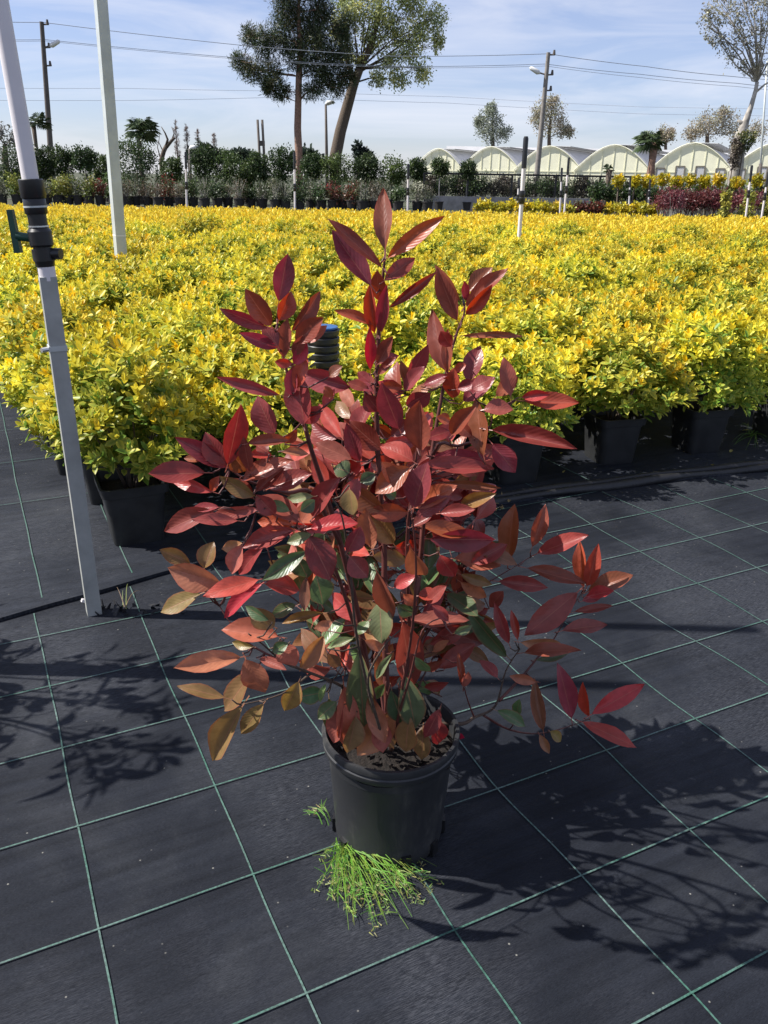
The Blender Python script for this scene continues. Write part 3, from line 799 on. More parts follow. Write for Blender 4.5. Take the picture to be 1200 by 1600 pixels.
weed('weed_sprig', (516, 1290), [(506, 1262), (512, 1250), (500, 1268)], 'small green weed sprig poking out behind the left side of the round pot', 'weed', .03, nblade=3)
weed('dry_weed', (100, 665), [(30, 680), (60, 695), (75, 705), (50, 660), (25, 672)], 'thin brown seeding weed on the fabric left of the grey post', 'weed', .05, nblade=10, green=(.22, .14, .07))
weed('dry_weed', (197, 952), [(194, 905), (199, 910), (205, 930), (190, 925)], 'thin straw-coloured weed beside the foot of the grey post', 'weed', .03, seeds=False, nblade=4, green=(.28, .26, .12))
weed('green_weed', (1175, 682), [(1160, 672), (1185, 676), (1190, 690), (1165, 690)], 'small green weed on the fabric between black pots', 'weed', .05, seeds=False, nblade=22, green=(.15, .26, .05))
# ------------------------------------------------------------------ irrigation post with valve
def lerp(a, b, s): return Vector(a).lerp(Vector(b), s)
def along(pts, s): return lerp(pts[0], pts[1], s)
def irrigation_post(base, joint, top, label):
    """base, joint and top are points on the axis"""
    root = empty('irrigation_post', base); tag(root, label, 'post', 'irrigation posts with valves')
    r_ = lambda p: Vector(p)-Vector(base)
    b, j, tp = r_(base), r_(joint), r_(top)
    ax = (j-b).normalized()
    # square steel tube, turned so that a sliver of its left face shows
    q = Vector((0, 0, 1)).rotation_difference(ax).to_matrix() @ Matrix.Rotation(R(27), 3, 'Z')
    L = (j-b).length
    MB().box((b+j)/2, (.050, .050, L), q).build('square_tube', M['galv'], root)
    # clamp round the tube
    cpos = b + ax*(L*.815)
    cl_ = MB().box(cpos, (.056, .056, .016), q).build('clamp', M['galvpole'], root)
    MB().tube([cpos+q @ Vector((-.028, -.02, 0)), cpos+q @ Vector((-.050, -.03, .0))], .008, 8).build('bolt', M['steel'], cl_)
    MB().tube([j-ax*.012, j+ax*.035], .026, 16).build('sleeve', M['whitepipe'], root, True, 40)
    a2 = (tp-j).normalized()
    p = lambda s: j + a2*(.03+(s-.03)*.86)
    body = MB()
    v0 = .03
    body.tube([p(v0), p(v0+.02), p(v0+.02), p(v0+.060), p(v0+.060), p(v0+.068)], [.027, .030, .033, .033, .027, .027], 20)
    body.tube([p(v0+.068), p(v0+.075), p(v0+.12), p(v0+.135)], [.031, .035, .035, .027], 20)
    body.tube([p(v0+.135), p(v0+.178)], [.0275, .0275], 20)
    body.tube([p(v0+.178), p(v0+.182), p(v0+.226), p(v0+.230)], [.031, .033, .033, .031], 20)
    body.tube([p(v0+.230), p(v0+.234), p(v0+.29), p(v0+.293)], [.034, .036, .036, .033], 20)
    vb = body.build('valve_body', M['blackfit'], root, True, 30)
    MB().tube([p(v0+.045)+Vector((.02, 0, 0)), p(v0+.045)+Vector((.056, -.004, 0))], .017, 12).build('union_lug', M['blackfit'], vb, True, 40)
    MB().tube([p(v0+.2), p(v0+.206)], .0338, 20).build('seal_ring', M['galvpole'], vb, True, 40)
    MB().tube([p(v0+.135), p(v0+.140)], .0305, 20).build('seal_ring', M['steel'], vb, True, 40)
    hc = p(v0+.098)
    sp = MB().tube([hc+Vector((-.03, 0, 0)), hc+Vector((-.072, -.004, .004))], .013, 12).build('valve_spindle', M['greenplastic'], root, True, 40)
    ha = hc + Vector((-.076, -.004, .018))
    MB().box(ha, (.020, .022, .125), Matrix.Rotation(R(-3), 3, 'Y'), .85).build('valve_handle', M['greenplastic'], root)
    MB().tube([p(v0+.27), tp], [.0245, .0245], 20).build('riser_pipe', M['whitepipe'], root, True, 40)
    return root
pb = ground(147, 957); PJY = pb.y
pj = at(74, 432, PJY)
pt0 = at(-1, 0, PJY)
ptop = pj + (pt0-pj)*((2.65-pj.z)/(pt0.z-pj.z))
irrigation_post(pb, pj, ptop, 'white irrigation pipe with black valve and green handle on a grey square tube')
p2 = ground(-170, 1040); off2 = p2 - pb
tw = irrigation_post(pb+off2, pj+off2, ptop+off2, 'irrigation post out of view on the left whose straight shadow crosses the fabric')
# torn fabric round the foot of the near post
fr = random.Random(8); fm = MB()
for k in range(46):
    px = fr.uniform(146, 290); py = 955+fr.uniform(-8, 8)-abs(px-165)*.02
    g = ground(px, py)-pb; hgt = .035*math.exp(-abs(px-172)/60)*fr.uniform(.3, 1.2)+.003
    w = fr.uniform(.006, .022); a = fr.uniform(-.5, .5)
    lean = Vector((fr.gauss(.005, .012), fr.gauss(0, .01), hgt))
    e = Vector((math.cos(a), math.sin(a), 0))*w/2
    fm.add([g-e, g+e, g+e*.4+lean, g-e*.6+lean*.8], [(0, 1, 2, 3)])
o = fm.build('torn_fabric', M['fold'], loc=pb); o['kind'] = 'stuff'; tag(o, 'frayed black fabric edges torn round the foot of the grey post', 'fabric')
for px, py in ((133, 943), (142, 955)):
    g = ground(px, py)
    m = MB().box((0, 0, .012), (.024, .012, .012), Matrix.Rotation(R(35), 3, 'Z') @ Matrix.Rotation(R(25), 3, 'Y'))
    tag(m.build('plastic_scrap', M['whitepipe'], loc=g), 'white plastic scrap lying at the foot of the grey post', 'scrap', 'white scraps by the post')

# grey pole standing in the yellow bed
gy = 8.0
gb = at(190, 413, gy); gt = at(157, 0, gy)
gdir = (gt-gb)/(gt.z-gb.z)
g0 = gb - gdir*gb.z; g1 = g0 + gdir*3.6
root = empty('grey_pole', g0); tag(root, 'tall leaning grey square pole rising out of the yellow bed', 'pole')
q = Vector((0, 0, 1)).rotation_difference(gdir.normalized()).to_matrix() @ Matrix.Rotation(R(34), 3, 'Z')
MB().box((g1-g0)/2, (.092, .092, (g1-g0).length), q).build('square_tube', M['galvpole'], root)
MB().box((gb-g0)+gdir*.26, (.096, .096, .012), q).build('strap', M['lampglass'], root)

# stack of nested black pots among the yellow shrubs
sb = at(504, 520, 3.9); sx0 = Vector((sb.x, 3.9, 0))
root = empty('pot_stack', sx0); tag(root, 'tall stack of nested black nursery pots with a blue rim behind the red shrub', 'pot stack')
topz = at(506, 507, 3.9).z
zz = 0.0; k = 0
while zz < topz-.05:
    m = MB().lathe([(.070, .0), (.074, .01), (.079, .012), (.081, .033), (.079, .036), (.068, .034)], 28)
    m.build('pot_rim', M['potplastic'], root, True, 35, loc=(0, 0, zz)); zz += .036; k += 1
MB().lathe([(.052, 0), (.068, .03)], 28).build('pot_wall', M['potplastic'], root, True, 35, loc=(0, 0, .0))
M['blue'] = simple('blue_label', (.03, .10, .25, 1), .5, var=.15)
MB().lathe([(.070, .0), (.074, .006), (.072, .012), (.060, .014), (.0, .012)], 28).build('blue_rim', M['blue'], root, True, 35, loc=(0, 0, zz))

# fallen leaves and litter
fl = random.Random(31)
def leafling(px, py, size, colr, label, group, name='fallen_leaf', z=.012):
    g = ground(px, py)
    a = fl.uniform(0, 6.28)
    D = np.array([(math.cos(a), math.sin(a), fl.uniform(.0, .35))]); N = np.array([(fl.gauss(0, .3), fl.gauss(0, .3), 1.0)])
    V, F, C = place_leaves(np.array([(0, 0, z)]), D, N, np.array([size]), np.array([size*.6]), np.array([colr]), np.array([colr])*.85)
    o = link_mesh(name, np_mesh(name, V, F, M['foliage'], C), None, g); tag(o, label, 'leaf', group)
for px, py, s in ((262, 872, .05), (875, 712, .035), (1140, 710, .04), (1116, 730, .035), (1033, 745, .04), (880, 742, .035), (832, 768, .03), (1158, 676, .05), (1060, 745, .03)):
    leafling(px, py, s, (.55, .50, .16), 'small fallen yellow leaf lying on the black fabric of the bed edge', 'fallen yellow leaves')
ro = ground(708, 1150, .27)
V, F, C = place_leaves(np.zeros((1, 3)), np.array([(.6, -.5, .3)]), np.array([(-.5, -.3, 1.0)]), np.array([.034]), np.array([.022]), np.array([(.55, .02, .03)]), np.array([(.5, .02, .03)]))
tag(link_mesh('fallen_leaf', np_mesh('fallen_leaf', V, F, M['foliage'], C), None, ro), 'bright red fallen leaf lying on the soil inside the round pot', 'leaf')
lit_root = empty('leaf_litter', ground(755, 790)); tag(lit_root, 'little heap of dry tan leaves caught against the black fabric hem', 'leaf litter')
P = []; 
for k in range(46):
    g = ground(755+fl.gauss(0, 22), 791+fl.gauss(0, 6))-ground(755, 790); P.append((g.x, g.y, .012+abs(fl.gauss(0, .012))))
P = np.array(P); n = len(P); rr = np.random.default_rng(5)
V, F, C = place_leaves(P, rr.normal(size=(n, 3))*np.array((1, 1, .4)), rr.normal(size=(n, 3))*.5+np.array((0, 0, 1)), rr.uniform(.02, .045, n), rr.uniform(.012, .024, n), np.array((.42, .30, .15))*rr.uniform(.5, 1.4, (n, 1)), np.array((.36, .25, .12))*rr.uniform(.5, 1.4, (n, 1)))
o = link_mesh('dry_leaves', np_mesh('dry_leaves', V, F, M['foliage'], C), lit_root); o['kind'] = 'stuff'

# sprinkler posts out in the nursery: (top px, lowest px in view, distance, joint px y)
def sprinkler(x1, y1, x0, y0, Y, label):
    a = at(x0, y0, Y); b = at(x1, y1, Y); d = (b-a)/(b.z-a.z); g = a - d*a.z
    root = empty('sprinkler_post', g); tag(root, label, 'sprinkler post', 'white sprinkler posts with black joints')
    H = b.z; P = lambda z: d*z
    r0 = .030 if Y < 15 else .026
    MB().tube([P(0), P(H*.93)], r0, 10).build('pipe', M['whitepipe'], root, True, 40)
    zj = at(x1, y1+(y0-y1)*.60, Y).z
    MB().tube([P(zj-.09), P(zj-.07), P(zj-.01), P(zj), P(zj+.05), P(zj+.09)], [r0*1.3, r0*1.6, r0*1.6, r0*1.25, r0*1.5, r0*1.2], 12).build('joint', M['blackfit'], root, True, 40)
    MB().tube([P(H*.80), P(H*.985), P(H)], [r0*1.2, r0*1.25, r0*.9], 12).build('sprinkler_head', M['blackfit'], root, True, 40)
sprinkler(822, 213, 811, 372, 12.6, 'tall white sprinkler post with black joint rising from the middle of the yellow bed')
for a in ((290, 237, 292, 325, 22.6, 'standing before the thin bare spire trees'), (460, 237, 461, 330, 22.4, 'standing before the reddish pine trunk'), (638, 256, 637, 328, 22.6, 'standing before the hedge by the left greenhouse end'),
          (889, 246, 882, 330, 22.2, 'the taller of two close together before the mesh fence'), (878, 262, 875, 330, 25, 'the shorter of two close together before the mesh fence'), (811, 277, 808, 330, 26.5, 'half hidden behind the tall post in the bed'),
          (985, 275, 983, 318, 28, 'before the row of yellow ball heads'), (1016, 280, 1013, 318, 28, 'before the row of yellow ball heads'), (1175, 258, 1166, 333, 22.0, 'in front of a yellow pyramid shrub')):
    sprinkler(*a[:5], 'thin white sprinkler post '+a[5])
sprinkler(1201, 268, 1191, 333, 21.9, 'thin white sprinkler post with black joint beside the yellow pyramid shrubs')
# ------------------------------------------------------------------ background planting
def hz(px): return 276.5 + (px-600)*math.tan(ROLL)        # horizon row
def crown_mesh(name, blobs, leaf, cols, seed, dens=1.0, fill=.55, droop=0.0, aspect=.55, clump=.16):
    """blobs: (centre, radii, n leaves). Leaves gather in small clumps through each blob's volume."""
    r = np.random.default_rng(seed); Vs = []; Fs = []; Cs = []; off = 0
    cols = np.array(cols)
    for c, rad, n in blobs:
        n = int(n*dens); nc = max(4, n//14)
        d = r.normal(size=(nc, 3)); d /= np.linalg.norm(d, axis=1)[:, None]
        rr = fill + (1-fill)*r.random((nc, 1))**.5
        rr *= r.uniform(.78, 1.12, (nc, 1))
        cc = np.array(c) + d*rr*np.array(rad)
        cl_c = cols[r.integers(0, len(cols), nc)]*r.uniform(.65, 1.35, (nc, 1))
        k = r.integers(0, nc, n)
        P = cc[k] + r.normal(size=(n, 3))*np.mean(rad)*clump
        D = r.normal(size=(n, 3)) + d[k]*.8 + np.array((0, 0, -droop))
        N = r.normal(size=(n, 3))*.7 + np.array((0, 0, .8)) + d[k]*.5
        L = leaf*r.uniform(.6, 1.4, n)
        cl_ = cl_c[k]*r.uniform(.75, 1.25, (n, 1))
        D /= np.linalg.norm(D, axis=1)[:, None]
        X = np.cross(D, N); X /= np.linalg.norm(X, axis=1)[:, None]+1e-9
        w = L*aspect/2
        V = np.stack([P, P+D*(L*.5)[:, None]-X*w[:, None], P+D*L[:, None], P+D*(L*.5)[:, None]+X*w[:, None]], 1).reshape(-1, 3)
        F = (np.array((0, 1, 2, 3))[None]+4*np.arange(n)[:, None]) + off
        C = np.ones((n, 4, 4)); C[..., :3] = cl_[:, None]
        Vs.append(V); Fs.append(F); Cs.append(C.reshape(-1, 4)); off += len(V)
    return np_mesh(name, np.concatenate(Vs), np.concatenate(Fs), M['foliage'], np.concatenate(Cs))
DK = [(.030, .055, .018), (.045, .075, .025), (.065, .10, .03)]
MID = [(.07, .11, .03), (.10, .14, .04), (.05, .08, .025)]
YG = [(.22, .24, .05), (.14, .18, .04), (.30, .28, .06)]
GREYG = [(.10, .12, .06), (.075, .095, .045), (.15, .145, .085), (.05, .07, .03)]
REDS = [(.22, .04, .035), (.14, .05, .03), (.10, .10, .04)]
PINKW = [(.17, .12, .08), (.12, .09, .055), (.07, .08, .035)]
YELS = [(.62, .46, .02), (.50, .42, .03), (.36, .34, .03)]
bgi = [100]
def sid(): bgi[0] += 1; return bgi[0]
rb = random.Random(77)
def branchy(n, h, spread, r0, seed, parent, name='branches', mat='brownstem', z0=.1):
    q = random.Random(seed); m = MB()
    for k in range(n):
        a = q.uniform(0, 6.28); s = spread*q.uniform(.2, 1); hh = h*q.uniform(.6, 1)
        m.tube([(0.05*math.cos(a), .05*math.sin(a), z0), (s*.5*math.cos(a), s*.5*math.sin(a), z0+(hh-z0)*.55), (s*math.cos(a+.2), s*math.sin(a+.2), hh)], [r0, r0*.7, r0*.3], 4, False)
    return m.build(name, M[mat], parent)
def farpot(parent, r0=.2, h=.34):
    MB().lathe([(0, 0), (r0*.8, 0), (r0*.97, h*.9), (r0*1.05, h*.9), (r0*1.05, h), (r0*.9, h), (r0*.85, h*.85), (0, h*.85)], 14).build('pot', M['farpot'], parent, True, 35)
def px_blob(px, py, rx, ry, Y):
    c = at(px, py, Y); k = mpp(Y, c.z)
    return c, rx*k, ry*k
def round_shrub(px, py, rx, ry, Y, cols, label, group, trunk=True, leafs=2000, leaf=.11, name='round_shrub', stem='bark', pot=True):
    c, a, b = px_blob(px, py, rx, ry, Y)
    root = empty(name, (c.x, Y, 0)); tag(root, label, 'shrub', group)
    blobs = [((0, 0, c.z), (a, a*.9, b), leafs)]
    for k in range(4): blobs.append(((rb.uniform(-.45, .45)*a, rb.uniform(-.4, .4)*a, c.z+rb.uniform(-.5, .5)*b), (a*.6, a*.6, b*.55), leafs//5))
    o = link_mesh('crown', crown_mesh('crown', blobs, leaf, cols, sid(), fill=.6), root); o['kind'] = 'stuff'
    # twigs and dense inside
    MB().tube([(0, 0, .1), (rb.uniform(-.04, .04), 0, c.z*.5), (0, 0, c.z)], [.045, .035, .02], 6).build('trunk', M[stem], root, True)
    if pot: farpot(root, .24, .4)
    return root
HY = 46.0
ROUND = 'round-headed shrubs in the far row'
for px, py, rx, ry, dy in ((18, 262, 26, 32, 1), (68, 256, 17, 25, 0), (98, 252, 19, 20, 0), (131, 248, 18, 17, -.5), (213, 250, 33, 29, -1), (318, 253, 18, 24, 0), (404, 260, 17, 21, 0), (440, 255, 20, 24, 1), (489, 259, 19, 19, 0), (572, 264, 21, 21, 0)):
    round_shrub(px, py, rx, ry, HY+dy, DK, 'dark green clipped round shrub in the far hedge row', ROUND)
for px, py, rx, ry, dy in ((268, 266, 17, 18, 1), (355, 262, 24, 24, 0), (527, 263, 24, 21, -.5), (612, 268, 22, 21, 0), (165, 262, 20, 18, 1.5), (385, 275, 14, 18, 1)):
    round_shrub(px, py, rx, ry, HY+dy, MID, 'mid green loose round shrub in the far hedge row', ROUND, leafs=1700)
round_shrub(652, 266, 15, 16, HY-1, DK, 'small dark round topiary by the white greenhouse end', ROUND)
for px, py, s in ((688, 262, 13), (732, 266, 13)):
    round_shrub(px, py, s, s, HY-2, DK, 'neat ball topiary on a bare pale stem in front of the greenhouses', 'ball topiaries on stems', leafs=1300, leaf=.10, stem='palebark', name='ball_topiary')
# lower mixed plants in pots, in front of the row
def mixed(px, top, base, half, Y, cols, label, cat, group, wispy=False, leafs=420, leaf=.12, name='potted_shrub', pot=True):
    b = at(px, base, Y); tpt = at(px, top, Y); k = mpp(Y, 1.0)
    root = empty(name, (b.x, Y, 0)); tag(root, label, cat, group)
    z0 = max(.3, b.z+.1); zc = (z0+tpt.z)/2; hz_ = (tpt.z-z0)/2; a = half*k
    o = link_mesh('foliage', crown_mesh('foliage', [((0, 0, zc), (a, a, hz_), leafs), ((0, 0, zc-hz_*.3), (a*.8, a*.8, hz_*.7), leafs//3)], leaf, cols, sid(), fill=.15, aspect=.28 if wispy else .55, clump=.22), root); o['kind'] = 'stuff'
    branchy(16 if wispy else 9, tpt.z*.97, a*1.05, .012, sid(), root, z0=.3, mat='palebark' if wispy else 'brownstem')
    if pot: farpot(root, .27, .44)
    return root
MIXG = 'mixed potted shrubs in front of the far hedge'
kinds = {
 'd': (DK, False, 'dark green potted shrub standing before the far hedge'),
 'w': (GREYG, True, 'wispy grey-green potted shrub with pale twigs before the far hedge'),
 'y': (YG, False, 'yellow-green potted shrub standing before the far hedge'),
 'r': (REDS, False, 'red-leaved potted shrub standing before the far hedge'),
 'p': (PINKW, True, 'wispy pinkish-brown potted shrub before the far hedge'),
 'm': (MID, False, 'mid green potted shrub standing before the far hedge')}
for px, kd, tp in ((4, 'w', 278), (28, 'y', 268), (50, 'w', 284), (72, 'w', 282), (92, 'y', 276), (108, 'y', 270), (124, 'w', 280), (140, 'y', 276), (158, 'r', 278), (178, 'm', 270), (198, 'p', 280), (212, 'w', 276), (232, 'p', 282), (248, 'p', 280), (264, 'r', 276), (282, 'p', 286), (302, 'm', 276), (320, 'w', 274), (340, 'd', 284), (356, 'w', 278), (374, 'p', 276), (392, 'd', 290), (410, 'w', 282), (430, 'w', 276), (446, 'w', 280), (468, 'd', 292), (486, 'w', 278), (502, 'd', 284), (520, 'r', 282), (536, 'w', 284), (550, 'r', 284), (566, 'w', 280), (584, 'p', 278), (602, 'w', 282), (622, 'd', 286), (652, 'w', 282), (668, 'w', 286)):
    cols, wi, lab = kinds[kd]
    mixed(px, tp, 320, 13, HY-4+rb.uniform(-.6, .6), cols, lab, 'potted shrub', MIXG, wi)
# second, taller loose row between, filling under the round heads
for px in list(range(8, 650, 27)):
    mixed(px+rb.uniform(-6, 6), 258+rb.uniform(0, 18), 312, 15, HY+2.5+rb.uniform(-.5, .8), rb.choice([DK, MID, GREYG, DK]), 'loose green shrub filling the hedge behind the potted plants', 'shrub', 'loose shrubs in the hedge', rb.random() < .3, 380, .14, name='hedge_shrub', pot=False)

# ---------------- right side: low yellow row, red hedge, pyramids, ball heads, fence
for k, px in enumerate(range(748, 1022, 17)):
    mixed(px, hz(px)+35, hz(px)+56, 11, 26+rb.uniform(-.3, .3), REDS if px in range(900, 945) else YELS, 'low dark red shrub within the short yellow row beyond the bed' if px in range(900, 945) else 'low yellow shrub in the short row beyond the big bed', 'shrub', 'low row beyond the bed', False, 300, .09, name='low_shrub', pot=False)
for k, px in enumerate((1034, 1052, 1070, 1088, 1106, 1120, 1150, 1182)):
    mixed(px, hz(px)+12, hz(px)+48, 15, 25+rb.uniform(-.4, .8), [(.16, .035, .04), (.11, .03, .035), (.20, .06, .06)], 'wine-red barberry bush in the dark red row beside the yellow pyramids', 'shrub', 'dark red bushes', True, 900, .09, name='red_bush', pot=False)
for px, w in ((1132, 12), (1166, 17), (1197, 12)):
    c = at(px, 330, 23.2); tz = at(px, 289, 23.2).z; a = w*mpp(23.2, 1)
    root = empty('yellow_pyramid_shrub', (c.x, 23.2, 0)); tag(root, 'upright pyramid-shaped yellow-green shrub beside the dark red bushes', 'shrub', 'yellow pyramid shrubs')
    blobs = [((0, 0, .2+(tz-.2)*s), (a*(1.05-s*.72), a*(1.05-s*.72), tz*.18), int(420*(1.1-s))) for s in (.1, .28, .46, .64, .8, .92)]
    o = link_mesh('foliage', crown_mesh('foliage', blobs, .085, [(.38, .36, .06), (.22, .24, .05), (.46, .42, .08)], sid(), fill=.5), root); o['kind'] = 'stuff'
    MB().tube([(0, 0, 0), (0, 0, tz*.8)], [.03, .012], 6).build('trunk', M['bark'], root)
for px in (967, 993, 1013, 1036, 1058, 1079, 1102, 1123, 1152, 1184):
    py = hz(px)-2 + rb.uniform(-2, 2)
    round_shrub(px, py, 9.5, 8, 31+rb.uniform(-.4, .4), YELS, 'yellow ball-headed topiary in the row before the greenhouse windows', 'yellow ball topiaries', leafs=380, leaf=.09, name='yellow_ball_topiary', pot=False)
for px in range(930, 1200, 19):
    mixed(px, hz(px)+3+rb.uniform(-3, 5), hz(px)+36, 13, 32.5+rb.uniform(-.5, .5), rb.choice([DK, MID]), 'dark green shrub under the row of yellow ball heads', 'shrub', 'dark shrubs below the ball heads', False, 380, .12, name='dark_shrub', pot=False)
# fence on a low concrete wall
FY = 44.0
xa = at(662, 300, FY).x; xb = at(1010, 300, FY).x
zt = at(850, 274, FY).z; zw = at(850, 309, FY).z
root = empty('boundary_fence', (0, FY, 0)); tag(root, 'long dark mesh fence on a low grey concrete wall before the greenhouses', 'fence')
MB().box(((xa+xb)/2, 0, zw/2), (xb-xa, .2, zw)).build('wall_base', M['concrete'], root)
for x in np.arange(xa, xb, 2.2):
    MB().box((x, 0, (zt+zw)/2+.02), (.09, .09, zt-zw)).build('fence_post', M['fence'], root)
MB().box(((xa+xb)/2, 0, zt), (xb-xa, .06, .09)).build('top_rail', M['fence'], root)
mesh_ = MB()
for x in np.arange(xa, xb, .13): mesh_.box((x, .01, (zt+zw)/2), (.012, .012, zt-zw))
for z in np.arange(zw+.08, zt, .12): mesh_.box(((xa+xb)/2, .025, z), (xb-xa, .012, .010))
tag(mesh_.build('wire_mesh', M['fence'], root), kind='stuff')
for px in range(668, 1015, 15):
    mixed(px+rb.uniform(-5, 5), hz(px)-4+rb.uniform(-6, 8), hz(px)+30, 13, FY+1.6+rb.uniform(0, 1.2), rb.choice([[(.05, .05, .035), (.08, .07, .05)], DK, [(.11, .09, .07), (.05, .05, .03)]]), 'dark brownish shrub growing behind the mesh fence', 'shrub', 'shrubs behind the fence', rb.random() < .5, 1000, .13, name='fence_shrub', pot=False)

# ------------------------------------------------------------------ greenhouses
def film(name, c, tr_):
    t = NT(name); v = t.coord(); f = t.noise(.8, 5, .6, v)
    cc = t.ramp(f, [(.3, tuple(x*.86 for x in c)+(1,)), (.7, c+(1,))])
    t.l(cc, t.p.inputs['Base Color']); t.set(Roughness=.5)
    tr = t.n('ShaderNodeBsdfTranslucent'); t.l(cc, tr.inputs['Color'])
    mx = t.n('ShaderNodeMixShader'); mx.inputs[0].default_value = tr_
    t.l(t.p.outputs[0], mx.inputs[1]); t.l(tr.outputs[0], mx.inputs[2]); t.l(mx.outputs[0], t.out.inputs['Surface'])
    return t.m
M['film'] = film('greenhouse_film', (.90, .88, .66), .10)
M['roof'] = film('greenhouse_roof_film', (.80, .80, .82), .45)
M['frame'] = simple('greenhouse_frame', (.16, .14, .11, 1), .7, var=.2)
def greenhouse(pl, pr, ridge_py, Y, label, windows=0):
    c = at((pl+pr)/2, 262, Y); wdt = (pr-pl)*mpp(Y, 3)/.90; zr = at((pl+pr)/2, ridge_py, Y).z; zg = zr-(zr-1.5)*.74
    root = empty('greenhouse', (c.x, Y, 0), R(-25)); tag(root, label, 'greenhouse', 'arched plastic greenhouses')
    n = 14; prof = []
    for i in range(n+1):
        s = -1+2*i/n; prof.append((s*wdt/2, zg+(zr-zg)*(1-abs(s)**1.75)))
    Lg = 34.0
    V = [(x, 0, z) for x, z in prof] + [(-wdt/2, 0, 0), (wdt/2, 0, 0)]
    MB().add(V, [tuple(range(n, -1, -1)) + (n+1, n+2)]).build('end_wall', M['film'], root)
    V = [(x*1.012, -.25, z+.06) for x, z in prof] + [(x*1.012, Lg, z+.06) for x, z in prof]
    MB().add(V, [(i, i+1, n+2+i, n+1+i) for i in range(n)]).build('roof', M['roof'], root, True)
    rim = MB().tube([(x, -.25, z+.06) for x, z in prof], .05, 6); rim.build('end_hoop', M['film'], root, True)
    for s in (-.5, -.3, -.15, 0, .15, .3, .5):
        x = s*wdt; z = zg+(zr-zg)*(1-abs(2*s)**1.75) if abs(s) < .5 else zg
        MB().box((x, -.05, z/2), (.05, .05, z)).build('upright', M['film'], root)
    MB().box((0, -.06, zg), (wdt*.99, .05, .07)).build('cross_bar', M['film'], root)
    # half-open ridge vent lying along the roof
    V = [(-.2, 1, zr+.1), (-.2, Lg, zr+.1), (wdt*.26, Lg, zr+.02), (wdt*.26, 1, zr+.02)]
    MB().add(V+[(x, y, z+.05) for x, y, z in V], [(0, 1, 2, 3), (7, 6, 5, 4), (0, 3, 7, 4), (2, 1, 5, 6)]).build('ridge_vent', M['lampglass'], root)
    for k in range(windows):
        x = -wdt*.36 + k*wdt*.235; wf = wdt*.105; z0, z1 = zg*.25, zg*1.28-abs(x)*.10
        w_ = empty('window', (x, -.12, 0), parent=root)
        for bx_, sz in (((-wf/2, 0, (z0+z1)/2), (.12, .1, z1-z0)), ((wf/2, 0, (z0+z1)/2), (.12, .1, z1-z0)), ((0, 0, z1), (wf, .1, .12)), ((0, 0, (z0+z1)/2), (wf, .1, .10))):
            MB().box(bx_, sz).build('window_frame', M['frame'], w_)
        MB().box((0, .03, (z0+z1)/2), (wf, .03, z1-z0)).build('pane', M['roof'], w_)
    return root
GL = ((648, 722, 233, 112), (722, 810, 230, 109), (808, 906, 229, 105.5), (904, 1011, 227, 102), (1023, 1137, 224, 98), (1150, 1270, 223, 94))
GLAB = ['cream plastic greenhouse arch partly hidden behind the ball topiary', 'cream plastic greenhouse arch below the small silvery tree', 'cream plastic greenhouse arch behind the concrete utility pole', 'cream plastic greenhouse arch left of the stout palm', 'cream plastic greenhouse arch with dark window frames right of the stout palm', 'cream plastic greenhouse arch with dark window frames behind the white-barked tree']
for (a, b, c, d), lab in zip(GL, GLAB): greenhouse(a, b, c, d, lab, 4 if a > 1000 else 0)
# long cross-range roof behind the arches
cx0 = at(700, 240, 136).x; cx1 = at(1330, 240, 136).x
zr = at(950, 231, 136).z
root = empty('long_greenhouse', ((cx0+cx1)/2, 136, 0)); tag(root, 'long pale grey greenhouse roof running behind the row of cream arches', 'greenhouse')
wl = cx1-cx0
V = [(-wl/2, 0, zr*.55), (wl/2, 0, zr*.55), (wl/2, 4, zr), (-wl/2, 4, zr), (-wl/2, 9, zr*.55), (wl/2, 9, zr*.55)]
MB().add(V, [(0, 1, 2, 3), (3, 2, 5, 4)]).build('roof', M['roof'], root)
MB().box((0, .2, zr*.275), (wl, .2, zr*.55)).build('wall', M['film'], root)

